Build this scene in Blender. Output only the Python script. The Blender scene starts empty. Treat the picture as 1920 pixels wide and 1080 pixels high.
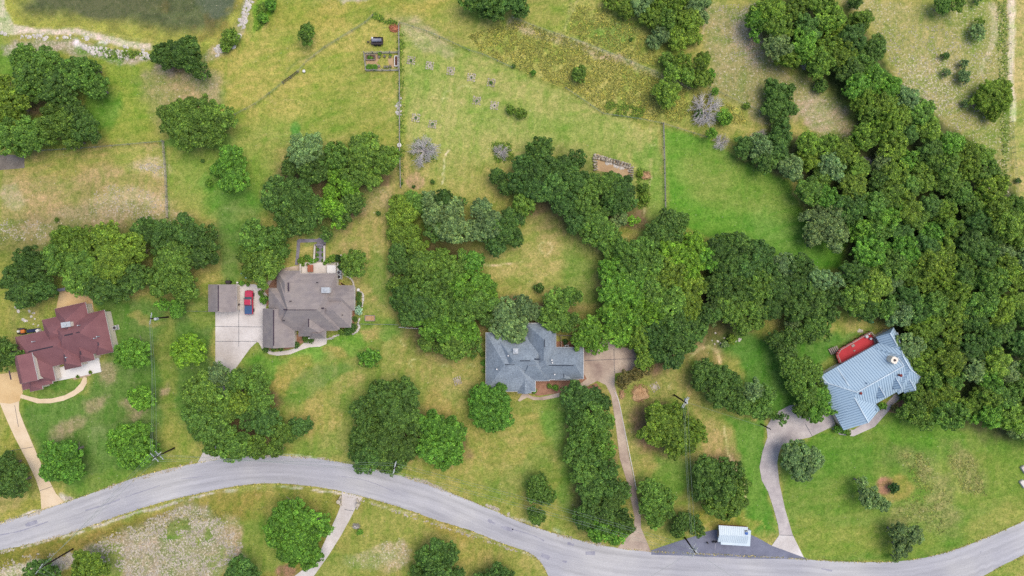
import bpy, math, random
import numpy as np
from mathutils import Vector, noise as mnoise
R = math.radians
random.seed(7); rng = np.random.default_rng(7)
scene = bpy.context.scene
C = scene.collection
# ---------------------------------------------------------------- camera, sky, sun, exposure
H = 157.0; K = 0.1225
cam = bpy.data.objects.new('camera', bpy.data.cameras.new('camera')); C.objects.link(cam)
cam.location = (0, 0, H); cam.rotation_euler = (0, 0, 0)
cam.data.sensor_width = 36; cam.data.lens = 36 * H / (1920 * K)
cam.data.clip_end = 4000; cam.data.clip_start = 1
scene.camera = cam
SUN_EL, SUN_AZ = R(70), R(66)          # azimuth measured clockwise from +y (picture up)
w = bpy.data.worlds.new('World'); scene.world = w; w.use_nodes = True
nt = w.node_tree; bg = nt.nodes['Background']
sky = nt.nodes.new('ShaderNodeTexSky'); sky.sky_type = 'NISHITA'; sky.sun_disc = False
sky.sun_elevation = SUN_EL; sky.sun_rotation = SUN_AZ; sky.air_density = 1.0; sky.dust_density = 2.5
nt.links.new(sky.outputs[0], bg.inputs[0]); bg.inputs[1].default_value = 0.15
sun = bpy.data.lights.new('sun', 'SUN'); sun.energy = 1.6; sun.angle = R(48); sun.color = (1.0, .93, .80)
so = bpy.data.objects.new('sun', sun); C.objects.link(so)
d = Vector((math.sin(SUN_AZ) * math.cos(SUN_EL), math.cos(SUN_AZ) * math.cos(SUN_EL), math.sin(SUN_EL)))
so.rotation_euler = d.to_track_quat('Z', 'Y').to_euler(); so.location = (0, 0, 120)
scene.view_settings.view_transform = 'Standard'; scene.view_settings.look = 'None'
scene.view_settings.gamma = 1; scene.view_settings.use_curve_mapping = False
scene.view_settings.exposure = 0.85
scene.render.engine = 'CYCLES'
scene.cycles.max_bounces = 5; scene.cycles.diffuse_bounces = 3; scene.cycles.transparent_max_bounces = 6
scene.cycles.use_denoising = False
EXPO = 1.6
# ---------------------------------------------------------------- helpers
def G(px, py, z=0.0):
    s = K * (H - z) / H
    return Vector(((px - 960) * s, (540 - py) * s, z))
def lin(c):
    return tuple(((v/255)/12.92 if v/255 <= .04045 else ((v/255+.055)/1.055)**2.4) for v in c)
def A(r, g, b, k=EXPO):
    "albedo of a flat surface that shows as this sRGB colour in the daylight of the photograph"
    return tuple(min(.9, v / k) for v in lin((r, g, b)))
def tag(o, label=None, cat=None, group=None, kind=None):
    if label: o['label'] = label
    if cat: o['category'] = cat
    if group: o['group'] = group
    if kind: o['kind'] = kind
    return o
class MB:
    def __init__(s): s.v = []; s.f = []; s.m = []; s.mi = 0
    def add(s, vs, fs):
        n = len(s.v); s.v += [tuple(p) for p in vs]
        for f in fs: s.f.append([n + i for i in f]); s.m.append(s.mi)
    def box(s, c, d, rz=0.0, tilt=None):
        cx, cy, cz = c; a, b, e = d[0]/2, d[1]/2, d[2]/2
        ca, sa = math.cos(rz), math.sin(rz); vs = []
        for z in (-e, e):
            for x, y in ((-a,-b),(a,-b),(a,b),(-a,b)):
                vs.append((cx + x*ca - y*sa, cy + x*sa + y*ca, cz + z))
        s.add(vs, [(3,2,1,0),(4,5,6,7),(0,1,5,4),(1,2,6,5),(2,3,7,6),(3,0,4,7)])
    def cbox(s, c, d, rz=0.0, bev=.08, top=.85):
        "box with chamfered corners and a smaller top"
        cx, cy, cz = c; ca, sa = math.cos(rz), math.sin(rz)
        def ring(a, b, k, z):
            o = []
            for x, y in ((-a+k,-b),(a-k,-b),(a,-b+k),(a,b-k),(a-k,b),(-a+k,b),(-a,b-k),(-a,-b+k)):
                o.append((cx + x*ca - y*sa, cy + x*sa + y*ca, z))
            return o
        a, b, e = d[0]/2, d[1]/2, d[2]/2
        rs = [ring(a, b, bev, cz-e), ring(a, b, bev, cz+e*.4), ring(a*top, b*top, bev, cz+e)]
        vs = rs[0]+rs[1]+rs[2]; fs = [list(range(7,-1,-1)), [16+i for i in range(8)]]
        for k in (0, 1):
            for i in range(8): j = (i+1) % 8; fs.append((k*8+i, k*8+j, k*8+8+j, k*8+8+i))
        s.add(vs, fs)
    def cyl(s, p0, p1, r0, r1, n=8, cap=True):
        p0, p1 = Vector(p0), Vector(p1); ax = (p1-p0)
        if ax.length < 1e-6: return
        ax.normalize(); t = Vector((0,0,1)) if abs(ax.z) < .9 else Vector((1,0,0))
        a = ax.cross(t).normalized(); b = ax.cross(a)
        vs = []
        for p, r in ((p0, r0), (p1, r1)):
            for i in range(n):
                q = 2*math.pi*i/n; vs.append(p + a*(r*math.cos(q)) + b*(r*math.sin(q)))
        fs = [(i, (i+1) % n, n+(i+1) % n, n+i) for i in range(n)]
        if cap: fs += [list(range(n-1,-1,-1)), list(range(n, 2*n))]
        s.add(vs, fs)
    def tube(s, pts, r, n=5):
        for a, b in zip(pts[:-1], pts[1:]): s.cyl(a, b, r, r, n, False)
    def prism(s, poly, z0, z1):
        "polygon of world xy points, extruded"
        n = len(poly); ar = sum(poly[i][0]*poly[(i+1)%n][1]-poly[(i+1)%n][0]*poly[i][1] for i in range(n))
        if ar < 0: poly = poly[::-1]
        from mathutils.geometry import tessellate_polygon
        tri = tessellate_polygon([[Vector((p[0], p[1], 0)) for p in poly]])
        vs = [(p[0], p[1], z1) for p in poly] + [(p[0], p[1], z0) for p in poly]
        fs = []
        for t in tri:
            a, b, c = [Vector((poly[i][0], poly[i][1])) for i in t]
            cr = (b-a).x*(c-a).y-(b-a).y*(c-a).x
            t = tuple(t) if cr > 0 else tuple(reversed(t)); fs.append(t)
        for i in range(n): j = (i+1) % n; fs.append((i, n+i, n+j, j))
        s.add(vs, fs)
    def blob(s, c, r, seed=0, amp=.2, n=2):
        import bmesh
        bm = bmesh.new(); bmesh.ops.create_icosphere(bm, subdivisions=n, radius=1)
        vs = []
        for v in bm.verts:
            k = 1 + amp*mnoise.noise(v.co*1.7 + Vector((seed*3.1, seed, 0)))
            vs.append((c[0]+v.co.x*r[0]*k, c[1]+v.co.y*r[1]*k, c[2]+v.co.z*r[2]*k))
        s.add(vs, [[v.index for v in f.verts] for f in bm.faces]); bm.free()
    def build(s, name, mat, parent=None, smooth=False, origin=None):
        me = bpy.data.meshes.new(name)
        o = bpy.data.objects.new(name, me); C.objects.link(o)
        org = Vector((0,0,0))
        if parent is not None: o.parent = parent; org = WL(parent)
        elif origin is not None: org = Vector(origin); o.location = org
        me.from_pydata([tuple(Vector(p)-org) for p in s.v], [], s.f)
        mats = mat if isinstance(mat, (list, tuple)) else [mat]
        for m in mats: me.materials.append(m)
        me.polygons.foreach_set('material_index', s.m)
        if smooth: me.polygons.foreach_set('use_smooth', [True]*len(me.polygons))
        me.update(); return o
def WL(o):
    l = Vector(o.location)
    while o.parent is not None: o = o.parent; l += Vector(o.location)
    return l
def empty(name, loc, label=None, cat=None, group=None):
    o = bpy.data.objects.new(name, None); C.objects.link(o); o.location = loc; o.empty_display_size = .5
    return tag(o, label, cat, group)
def inst(name, me, parent=None, loc=(0,0,0), rot=(0,0,0), sc=(1,1,1), color=None):
    o = bpy.data.objects.new(name, me); C.objects.link(o); o.parent = parent
    o.location = loc; o.rotation_euler = rot; o.scale = sc
    if color: o.color = (*color, 1)
    return o
def catmull(pts, step=4, closed=False):
    out = []; n = len(pts)
    rg = range(n if closed else n-1)
    for i in rg:
        p1, p2 = pts[i], pts[(i+1) % n]
        p0 = pts[(i-1) % n] if closed or i > 0 else p1
        p3 = pts[(i+2) % n] if closed or i+2 < n else p2
        for k in range(step):
            t = k/step
            out.append(tuple(.5*((2*p1[j]) + (-p0[j]+p2[j])*t + (2*p0[j]-5*p1[j]+4*p2[j]-p3[j])*t*t + (-p0[j]+3*p1[j]-3*p2[j]+p3[j])*t**3) for j in (0,1)))
    if not closed: out.append(tuple(pts[-1]))
    return out
# ---------------------------------------------------------------- materials
def new_mat(name):
    m = bpy.data.materials.new(name); m.use_nodes = True
    n = m.node_tree.nodes; return m, m.node_tree, n['Principled BSDF']
def N(t, kind, **kw):
    n = t.nodes.new(kind)
    for k, v in kw.items(): setattr(n, k, v)
    return n
def mix(t, a, b, fac, mode='MIX'):
    n = t.nodes.new('ShaderNodeMix'); n.data_type = 'RGBA'; n.blend_type = mode
    for ix, v in ((0, fac), (6, a), (7, b)):
        sock = n.inputs[ix]
        if hasattr(v, 'links') or hasattr(v, 'is_linked'): t.links.new(v, sock)
        elif isinstance(v, (int, float)): sock.default_value = v if ix == 0 else (v, v, v, 1)
        else: sock.default_value = (*v[:3], 1)
    return n.outputs[2]
def noise(t, vec, scale, detail=4, rough=.6, dist=0):
    n = t.nodes.new('ShaderNodeTexNoise'); n.inputs['Scale'].default_value = scale
    n.inputs['Detail'].default_value = detail; n.inputs['Roughness'].default_value = rough; n.inputs['Distortion'].default_value = dist
    if vec is not None: t.links.new(vec, n.inputs['Vector'])
    return n.outputs[0]
def ramp(t, fac, stops):
    n = t.nodes.new('ShaderNodeValToRGB'); t.links.new(fac, n.inputs[0]); e = n.color_ramp.elements
    while len(e) < len(stops): e.new(.5)
    for i, (p, c) in enumerate(stops):
        e[i].position = p; e[i].color = (*(c if not isinstance(c, (int, float)) else (c, c, c)), 1)
    return n.outputs[0]
def pos(t, scale=(1,1,1), rot=(0,0,0)):
    g = t.nodes.new('ShaderNodeNewGeometry'); m = t.nodes.new('ShaderNodeMapping')
    m.inputs['Scale'].default_value = scale; m.inputs['Rotation'].default_value = rot
    t.links.new(g.outputs['Position'], m.inputs[0]); return m.outputs[0]
def mottled(name, c, c2=None, sc=1.0, rough=.8, amt=.35, fine=6.0, bump=0.0, metallic=0.0, streak=None):
    "a weathered surface: large mottling and fine grain over one base colour"
    m, t, b = new_mat(name)
    c2 = c2 or tuple(v*.6 for v in c); P = pos(t)
    n1 = ramp(t, noise(t, P, sc*.35, 5), [(.32, 0.), (.7, 1.)])
    col = mix(t, c, c2, n1); 
    mm = t.nodes.new('ShaderNodeMath'); mm.operation = 'MULTIPLY'
    n2 = ramp(t, noise(t, P, fine, 3), [(.25, 1-amt), (.75, 1+amt)])
    col = mix(t, col, n2, 1.0, 'MULTIPLY')
    if streak:
        n3 = ramp(t, noise(t, pos(t, *streak), 1.0, 3), [(.3, 1-amt*.6), (.7, 1+amt*.6)])
        col = mix(t, col, n3, 1.0, 'MULTIPLY')
    t.links.new(col, b.inputs['Base Color']); b.inputs['Roughness'].default_value = rough
    b.inputs['Metallic'].default_value = metallic; b.inputs['Specular IOR Level'].default_value = .25
    if bump:
        bn = t.nodes.new('ShaderNodeBump'); bn.inputs['Strength'].default_value = bump; bn.inputs['Distance'].default_value = .1
        t.links.new(noise(t, P, fine, 4), bn.inputs['Height']); t.links.new(bn.outputs[0], b.inputs['Normal'])
    return m
M = {}
M['asphalt'] = mottled('asphalt', A(184,181,187), A(166,163,172), .25, .9, .12, 5, .2, streak=((.05,.5,1),(0,0,R(15))))
M['patch_asphalt'] = mottled('sealed_asphalt', A(132,134,150), A(108,109,124), .8, .85, .18, 5, .2)
M['concrete'] = mottled('concrete', A(226,218,212), A(190,180,172), .5, .85, .12, 3, .1)
M['pale_concrete'] = mottled('pale_concrete', A(226,216,206), A(204,192,180), .7, .85, .06, 3)
M['tan_concrete'] = mottled('tan_concrete', A(228,196,146), A(206,170,118), .6, .85, .08, 3)
M['cream_concrete'] = mottled('cream_concrete', A(236,214,182), A(218,192,156), .6, .85, .07, 3)
M['brown_concrete'] = mottled('brown_concrete', A(212,192,170), A(150,128,116), .55, .85, .12, 3)
M['grey_concrete'] = mottled('grey_concrete', A(206,196,190), A(160,150,150), .8, .85, .12, 3)
M['flagstone'] = mottled('flagstone', A(150,144,152), A(118,112,122), 2.5, .85, .2, 4)
M['limestone'] = mottled('limestone', A(226,218,208), A(190,180,168), 1.5, .9, .2, 5)
M['stone'] = mottled('stone', A(204,192,172), A(160,148,130), 1.5, .9, .25, 4)
M['dark_stone'] = mottled('dark_stone', A(140,130,118), A(105,96,86), 1.5, .9, .25, 4)
M['red_shingle'] = mottled('red_shingle', A(144,99,101), A(130,87,90), 1.0, .9, .14, 7, .3)
M['brown_shingle'] = mottled('brown_shingle', A(163,151,144), A(143,133,132), 1.2, .9, .15, 6, .3, streak=((.35,1.6,1),(0,0,R(12))))
M['blue_shingle'] = mottled('blue_shingle', A(150,160,168), A(128,138,148), 1.4, .9, .34, 3.2, .3)
M['vent'] = mottled('ridge_vent', A(88,74,84), None, 2, .8, .2)
M['dark_vent'] = mottled('dark_vent', A(86,92,104), None, 2, .8, .2)
M['blue_metal'] = mottled('blue_metal', A(184,206,220), A(172,196,214), .4, .42, .05, 3)
M['blue_seam'] = mottled('blue_seam', A(146,174,200), None, .6, .45, .06, 3)
M['blue_cap'] = mottled('blue_cap', A(222,236,244), None, .6, .45, .05, 3)
M['white_metal'] = mottled('white_metal', A(214,226,232), A(196,210,218), .4, .45, .05, 3)
M['white'] = mottled('white_paint', A(236,232,228), A(220,214,208), .6, .6, .05, 3)
M['cream'] = mottled('cream_siding', A(250,238,220), A(240,224,202), .8, .8, .08, 3)
M['tan_wall'] = mottled('tan_brick', A(196,170,146), A(170,144,122), 2, .85, .2, 5)
M['red_deck'] = mottled('red_deck', A(200,66,70), A(176,56,60), .8, .95, .1, 4)
M['red_wood'] = mottled('red_wood', A(140,56,48), None, 1, .8, .2)
M['weathered'] = mottled('weathered_wood', A(176,160,150), A(134,120,112), 1.2, .85, .2, 6)
M['grey_wood'] = mottled('grey_wood', A(182,176,166), A(142,136,128), 1.2, .85, .25, 6)
M['brown_wood'] = mottled('brown_wood', A(176,104,76), A(140,78,56), 1.2, .7, .15, 6)
M['pole_wood'] = mottled('pole_wood', A(62,46,40), None, 1.2, .85, .2, 6)
M['dead_wood'] = mottled('dead_wood', A(222,216,212), A(172,164,158), 1.2, .85, .2, 6)
M['bark'] = mottled('bark', A(164,152,142), A(116,102,90), 2, .9, .3, 6)
M['galv'] = mottled('galvanised', A(200,204,206), A(170,174,178), 1, .5, .1, 4)
M['wire'] = mottled('aluminium_wire', A(150,164,150), None, 1, .5, .05, 4)
M['black'] = mottled('black_plastic', A(40,38,40), None, 1, .5, .1, 4)
M['dark'] = mottled('dark_steel', A(74,64,68), A(52,44,48), 1, .6, .15, 4)
M['steel'] = mottled('grey_steel', A(146,146,158), A(118,118,130), 1, .45, .12, 4)
M['mulch'] = mottled('mulch', A(176,134,108), A(140,98,78), 2.5, .95, .35, 6, .4)
M['clay'] = mottled('bare_clay', A(196,168,126), A(170,138,104), 1.2, .95, .2, 5, .2)
M['soil'] = mottled('soil', A(110,76,62), None, 2, .95, .3, 6, .4)
M['brush'] = mottled('red_brush', A(196,126,92), A(150,92,66), 2, .95, .35, 5)
M['straw'] = mottled('dry_brush', A(206,170,128), A(170,130,92), 2, .95, .35, 5)
M['solar'] = mottled('solar_glass', A(60,110,190), None, 1, .25, .1, 3)
M['teal'] = mottled('teal_plastic', A(40,170,150), None, 1, .5, .1, 3)
M['orange'] = mottled('orange_paint', A(222,128,60), None, 1, .45, .1, 3)
M['tarp'] = mottled('blue_tarp', A(44,56,92), None, 1, .5, .1, 3)
M['yellow'] = mottled('yellow_sleeve', A(206,200,60), None, 1, .5, .1, 3)
M['light_blue'] = mottled('light_blue_plastic', A(160,210,220), None, 1, .5, .1, 3)
m, t, b = new_mat('car_paint_red'); b.inputs['Base Color'].default_value = (*A(190,30,66), 1); b.inputs['Roughness'].default_value = .28; b.inputs['Coat Weight'].default_value = .6; M['car'] = m
m, t, b = new_mat('window_glass'); b.inputs['Base Color'].default_value = (.05,.07,.09,1); b.inputs['Roughness'].default_value = .08; M['glass'] = m
M['tonneau'] = mottled('tonneau_vinyl', A(66,96,136), A(56,84,122), 1, .6, .06, 4)
M['rubber'] = mottled('rubber', A(34,32,34), None, 1, .8, .1, 4)
# water: clear skin with a tint, bed seen through it
m, t, b = new_mat('pond_water'); t.nodes.remove(b)
tr = N(t, 'ShaderNodeBsdfTransparent'); tr.inputs[0].default_value = (.95,.97,.93,1)
gl = N(t, 'ShaderNodeBsdfGlossy'); gl.inputs['Roughness'].default_value = .08; gl.inputs['Color'].default_value = (.8,.85,.9,1)
fr = N(t, 'ShaderNodeFresnel'); fr.inputs[0].default_value = 1.33
ms = N(t, 'ShaderNodeMixShader'); t.links.new(fr.outputs[0], ms.inputs[0]); t.links.new(tr.outputs[0], ms.inputs[1]); t.links.new(gl.outputs[0], ms.inputs[2])
bn = N(t, 'ShaderNodeBump'); bn.inputs['Strength'].default_value = .15; bn.inputs['Distance'].default_value = .05
t.links.new(noise(t, pos(t), 1.5, 3), bn.inputs['Height']); t.links.new(bn.outputs[0], gl.inputs['Normal']); t.links.new(bn.outputs[0], fr.inputs['Normal'])
t.links.new(ms.outputs[0], t.nodes['Material Output'].inputs[0]); M['water'] = m
# foliage: the object's colour is the kind of tree, an attribute varies clump and leaf
def leaf_mat(name, transl=.4, bright=1.0):
    m, t, b = new_mat(name)
    oi = N(t, 'ShaderNodeObjectInfo'); at = N(t, 'ShaderNodeAttribute'); at.attribute_name = 'leafvar'
    sp = N(t, 'ShaderNodeSeparateColor'); t.links.new(at.outputs[0], sp.inputs[0])
    v1 = ramp(t, sp.outputs[0], [(0., .6*bright), (.5, 1.02*bright), (1., 1.65*bright)])          # clump value
    col = mix(t, oi.outputs['Color'], v1, 1.0, 'MULTIPLY')
    v2 = ramp(t, sp.outputs[1], [(0., (.5,.56,.6)), (.75, (1.2,1.15,1.)), (1., (2.3,1.9,1.4))])  # leaf
    col = mix(t, col, v2, 1.0, 'MULTIPLY')
    t.links.new(col, b.inputs['Base Color']); b.inputs['Roughness'].default_value = .6; b.inputs['Specular IOR Level'].default_value = .3
    tl = N(t, 'ShaderNodeBsdfTranslucent'); t.links.new(mix(t, col, (1.1,1.25,.6), 1.0, 'MULTIPLY'), tl.inputs[0])
    ms = N(t, 'ShaderNodeMixShader'); ms.inputs[0].default_value = transl
    t.links.new(b.outputs[0], ms.inputs[1]); t.links.new(tl.outputs[0], ms.inputs[2])
    t.links.new(ms.outputs[0], t.nodes['Material Output'].inputs[0]); return m
M['leaf'] = leaf_mat('leaves'); M['needle'] = leaf_mat('juniper_needles', .32)
M['blade'] = leaf_mat('grass_blades', .3)
# ---------------------------------------------------------------- ground: one sheet, painted with where each kind of grass grows
GX = np.concatenate([-np.geomspace(1500, 128, 14), np.arange(-124, 124.01, .4), np.geomspace(128, 1500, 14)])
GY = np.concatenate([-np.geomspace(1500, 78, 14), np.arange(-74, 74.01, .4), np.geomspace(78, 1500, 14)])
nx, ny = len(GX), len(GY)
X, Y = np.meshgrid(GX, GY)
PX = X / K + 960; PY = 540 - Y / K
def vnoise(scale, seed, ax=1.0, ay=1.0, rot=0.0):
    "smooth value noise in picture-scale units"
    r = np.random.default_rng(seed); g = r.random((256, 256))
    c, s_ = math.cos(rot), math.sin(rot)
    u = (PX*c + PY*s_) / (scale*ax); v = (-PX*s_ + PY*c) / (scale*ay)
    iu = np.floor(u).astype(int); iv = np.floor(v).astype(int); fu = u-iu; fv = v-iv
    fu = fu*fu*(3-2*fu); fv = fv*fv*(3-2*fv)
    a = g[iv % 256, iu % 256]; b_ = g[iv % 256, (iu+1) % 256]; c_ = g[(iv+1) % 256, iu % 256]; d_ = g[(iv+1) % 256, (iu+1) % 256]
    return (a*(1-fu)+b_*fu)*(1-fv) + (c_*(1-fu)+d_*fu)*fv
def fbm(scale, seed, oct=4, **kw):
    o = 0; a = 1; tot = 0
    for i in range(oct): o = o + a*vnoise(scale/2**i, seed+i*17, **kw); tot += a; a *= .55
    return o/tot
WX = PX + (fbm(60, 11)-.5)*46 + (fbm(14, 12, 3)-.5)*14; WY = PY + (fbm(60, 21)-.5)*46 + (fbm(14, 22, 3)-.5)*14
COL = np.zeros((ny, nx, 3)); SP = np.zeros((ny, nx)); ST = np.full((ny, nx), .5)
base = np.array(A(158,154,76)); COL[:] = base
def sm(x): x = np.clip(x, 0, 1); return x*x*(3-2*x)
def sd_poly(pts, x, y):
    "signed distance to a polygon, negative inside"
    dmin = np.full(x.shape, 1e9); ins = np.zeros(x.shape, bool); n = len(pts)
    for i in range(n):
        ax, ay = pts[i]; bx, by = pts[(i+1) % n]; ex, ey = bx-ax, by-ay
        tt = np.clip(((x-ax)*ex + (y-ay)*ey)/(ex*ex+ey*ey+1e-9), 0, 1)
        dmin = np.minimum(dmin, np.hypot(x-ax-ex*tt, y-ay-ey*tt))
        cond = ((ay > y) != (by > y)) & (x < (bx-ax)*(y-ay)/((by-ay) if by != ay else 1e-9) + ax); ins ^= cond
    return np.where(ins, -dmin, dmin)
def apply(mask, col=None, sp=None, st=None):
    global COL, SP, ST
    if col is not None: COL += (np.array(A(*col)) - COL) * mask[..., None]
    if sp is not None: SP += (sp - SP) * mask
    if st is not None: ST += (st - ST) * mask
def poly(pts, col, f=10, k=1.0, warp=1.0, sp=None, st=None):
    x = PX + (WX-PX)*warp; y = PY + (WY-PY)*warp
    apply(sm(.5 - sd_poly(pts, x, y)/f) * k, col, sp, st)
def blob(cx, cy, rx, ry, col, k=1.0, rot=0, f=.5, warp=1.0, sp=None, st=None):
    x = PX + (WX-PX)*warp - cx; y = PY + (WY-PY)*warp - cy
    a = R(rot); u = x*math.cos(a)+y*math.sin(a); v = -x*math.sin(a)+y*math.cos(a)
    dd = np.sqrt((u/rx)**2 + (v/ry)**2)
    apply(sm((1+f*.5 - dd)/f) * k, col, sp, st)
def line(pts, wd, col, k=1.0, f=3, warp=.15, sp=None, brk=0.0):
    x = PX + (WX-PX)*warp; y = PY + (WY-PY)*warp; dm = np.full(x.shape, 1e9)
    for (ax, ay), (bx, by) in zip(pts[:-1], pts[1:]):
        ex, ey = bx-ax, by-ay; tt = np.clip(((x-ax)*ex+(y-ay)*ey)/(ex*ex+ey*ey+1e-9), 0, 1)
        dm = np.minimum(dm, np.hypot(x-ax-ex*tt, y-ay-ey*tt))
    mk = sm((wd/2 + f/2 - dm)/f) * k
    if brk: mk = mk * sm((fbm(18, 77, 3) - brk)*6 + .5)
    apply(mk, col, sp)
OL=(168,160,74); YG=(152,158,76); GR=(112,148,52); LU=(92,146,44); DG=(82,118,44); TN=(178,158,104); YL=(176,160,82); LT=(120,92,72); WH=(206,194,176); ST_=(190,176,140)
# broad fields
poly([(400,60),(700,25),(750,55),(750,260),(600,250),(440,240),(200,190),(200,130)], (170,162,76), 30)
poly([(0,100),(300,100),(310,265),(0,290)], (146,152,60), 25)
poly([(756,50),(900,95),(1000,145),(1110,190),(1150,215),(1240,235),(1240,400),(1000,300),(756,330)], (164,164,86), 12)
poly([(870,60),(960,30),(1060,60),(1240,140),(1390,200),(1400,235),(1230,228),(1130,215),(1090,180),(1000,145),(900,98)], (164,161,80), 10, st=1)
poly([(955,28),(1000,52),(1100,78),(1240,135),(1300,160),(1290,168),(1230,148),(1100,100),(990,68),(950,55)], (172,156,112), 7, warp=.4, sp=.2)
poly([(640,0),(1140,0),(1240,120),(1180,110),(1090,78),(960,30),(860,50),(740,35),(700,25),(520,60),(560,0)], (155,154,72), 15)
poly([(500,0),(860,0),(800,30),(700,20),(600,60),(520,60)], (170,158,68), 30, .7)
poly([(1060,10),(1180,10),(1240,110),(1230,130),(1060,62)], (158,158,76), 15, st=1)
blob(1150,60,45,30, (130,152,70), .8, 20)
poly([(1247,242),(1330,262),(1400,300),(1480,340),(1500,400),(1590,440),(1580,500),(1500,500),(1350,450),(1250,420)], (104,148,44), 14, warp=.5)
blob(1350,330,80,50, (140,152,68), .75, 20, 1); blob(1430,380,60,40, (132,150,64), .7, 30, 1)
blob(1480,460,90,40, (106,146,56), .7, 20, 1)
poly([(0,295),(70,284),(305,267),(316,410),(240,430),(100,430),(60,470),(0,480)], (176,154,100), 10, warp=.4, sp=.06)
blob(150,300,150,26, (164,150,76), .7, -4, .8); blob(270,300,60,30, (158,158,74), .8, 0, .8)
blob(240,385,70,26, (184,168,122), .75, 0, .9, sp=.4); blob(285,316,36,14, (184,168,118), .7, 15, .9, sp=.4)
blob(60,435,80,18, (190,170,118), .8, 0, .9, sp=.38); blob(170,410,80,16, (196,174,126), .8, 0, .8, sp=.35); blob(20,370,30,22, (184,166,128), .7, sp=.3); blob(290,410,60,14, (196,172,122), .8, sp=.4)
blob(165,362,26,14, (140,136,72), .8, -20, .8); blob(255,345,50,14,(154,148,76),.7)
poly([(1310,0),(1425,0),(1440,60),(1440,110),(1490,140),(1560,170),(1605,225),(1600,260),(1540,250),(1500,210),(1440,235),(1400,205),(1330,150),(1320,90)], (158,150,94), 16, sp=.35)
blob(1400,60,22,50, (186,166,132), .7, -20, sp=.6); blob(1420,100,26,26, (180,158,124), .8, sp=.5); blob(1530,205,42,24, (190,164,136), .9, 20, sp=.4); blob(1570,215,14,40,(186,158,128),.8,-35,sp=.4)
blob(1370,150,45,40,(146,142,84),.6); line([(1325,15),(1318,60),(1310,75)],5,(196,174,136),.7,4)
poly([(1560,0),(1890,0),(1890,200),(1905,370),(1860,365),(1860,300),(1780,240),(1700,180),(1655,110),(1640,50),(1600,20)], (160,154,88), 14, sp=.4)
blob(1720,60,50,50,(158,154,86),.8,0,1,sp=.15); blob(1740,150,70,60,(158,152,92),.6,40,1,sp=.6); blob(1710,190,30,16,(190,170,136),.8,40,sp=.5)
poly([(1850,0),(1866,0),(1868,60),(1856,100),(1838,140),(1830,130),(1850,90),(1854,40)],(190,174,132),5,.9,warp=.4,sp=.4)
poly([(1868,0),(1886,0),(1888,140),(1890,370),(1880,370),(1876,140)],(132,142,68),8,.6,warp=.4,st=1)
poly([(1890,0),(1940,0),(1940,380),(1912,380),(1900,300),(1896,150)], (178,166,96), 6, warp=.3, sp=.15)
poly([(1888,0),(1900,0),(1900,140),(1903,230),(1893,230),(1889,120)], (222,204,168), 4, 1, warp=.3, sp=.5)
poly([(1780,300),(1850,330),(1905,372),(1870,368),(1840,350)],(200,178,140),8,.85,sp=.5)
# greens round the houses
blob(420,330,90,70, (128,156,58), .75, 0, 1); blob(440,380,50,36, (100,148,52), .8, 0, .9); blob(560,240,120,26,(126,152,58),.6,0,1); blob(552,240,9,14,(84,146,56),.9,0,.5,.3)
blob(395,345,20,18,(100,150,50),.6,0,.8); blob(440,420,40,40,(128,142,74),.6); blob(425,470,24,70,(98,136,58),.8,0,.9); blob(700,170,60,80,(150,152,68),.6); blob(640,210,110,30,(140,152,60),.6,0,1)
blob(230,180,40,90,(140,156,56),.7,0,1); blob(190,205,30,50,(92,140,44),.8); blob(5,120,20,40,(110,146,50),.8)
blob(330,170,70,50, (170,152,104), .9, 0, .8, sp=.25); blob(390,150,40,22, (176,158,122), .8, 0, .8, sp=.3); blob(300,135,26,18,(168,146,120),.8,sp=.3); blob(410,175,26,22,(178,160,122),.7,sp=.3)
blob(370,262,70,16,(100,140,50),.8); blob(20,420,30,14,(150,146,70),.5)
blob(30,550,60,100, (150,148,64), .9, 0, .8); blob(55,600,40,40,(150,146,76),.8)
poly([(180,560),(400,560),(404,700),(380,830),(280,880),(150,930),(120,900),(60,840),(45,760),(160,740),(215,640)], (104,132,58), 24)
blob(310,700,18,150, (136,142,62), .75, 0, 1); blob(270,600,24,12,(166,150,84),.6); blob(380,590,30,24,(134,146,60),.6); blob(105,760,40,30,(98,134,52),.7); blob(110,725,50,14,(88,130,46),.8)
for (x,y,rx,ry) in ((245,775,22,14),(130,800,36,16),(205,710,18,22),(180,760,22,14),(300,725,9,9),(240,760,20,8)): blob(x,y,rx,ry,(166,146,110),.7,-20,.9,sp=.25)
blob(200,830,30,30,(120,142,76),.7); blob(190,900,60,18,(128,146,62),.7,-15); blob(330,830,40,50,(150,152,66),.8,0,1)
poly([(440,640),(620,620),(760,615),(900,640),(900,740),(660,850),(560,860),(440,700)], (140,148,68), 24)
blob(510,690,60,24,(100,148,46),.85,-8,.9); blob(580,665,40,20,(104,154,48),.85,-8,.9); blob(660,640,40,16,(110,152,50),.8); blob(555,690,34,26,(160,150,70),.8); blob(630,660,24,12,(164,152,76),.7)
blob(610,700,60,14,(120,142,70),.7,-12); blob(655,715,36,14,(176,158,92),.8,-15); blob(600,770,36,50,(166,154,78),.8,30); blob(560,730,30,22,(112,142,58),.6); blob(530,715,14,18,(170,152,76),.7); blob(640,760,26,20,(112,138,56),.5)
blob(700,618,26,12,(176,156,88),.8,-8); blob(735,620,20,14,(112,146,60),.7); blob(775,660,40,40,(160,152,78),.8); blob(840,700,60,40,(164,152,82),.8,0,1); blob(830,670,30,10,(180,162,96),.6); blob(815,780,26,50,(164,150,78),.8); blob(880,660,30,30,(150,146,76),.7)
blob(690,570,36,50,(146,148,74),.8); blob(690,555,20,30,(178,158,92),.6); blob(690,610,30,10,(120,148,58),.7)
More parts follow.
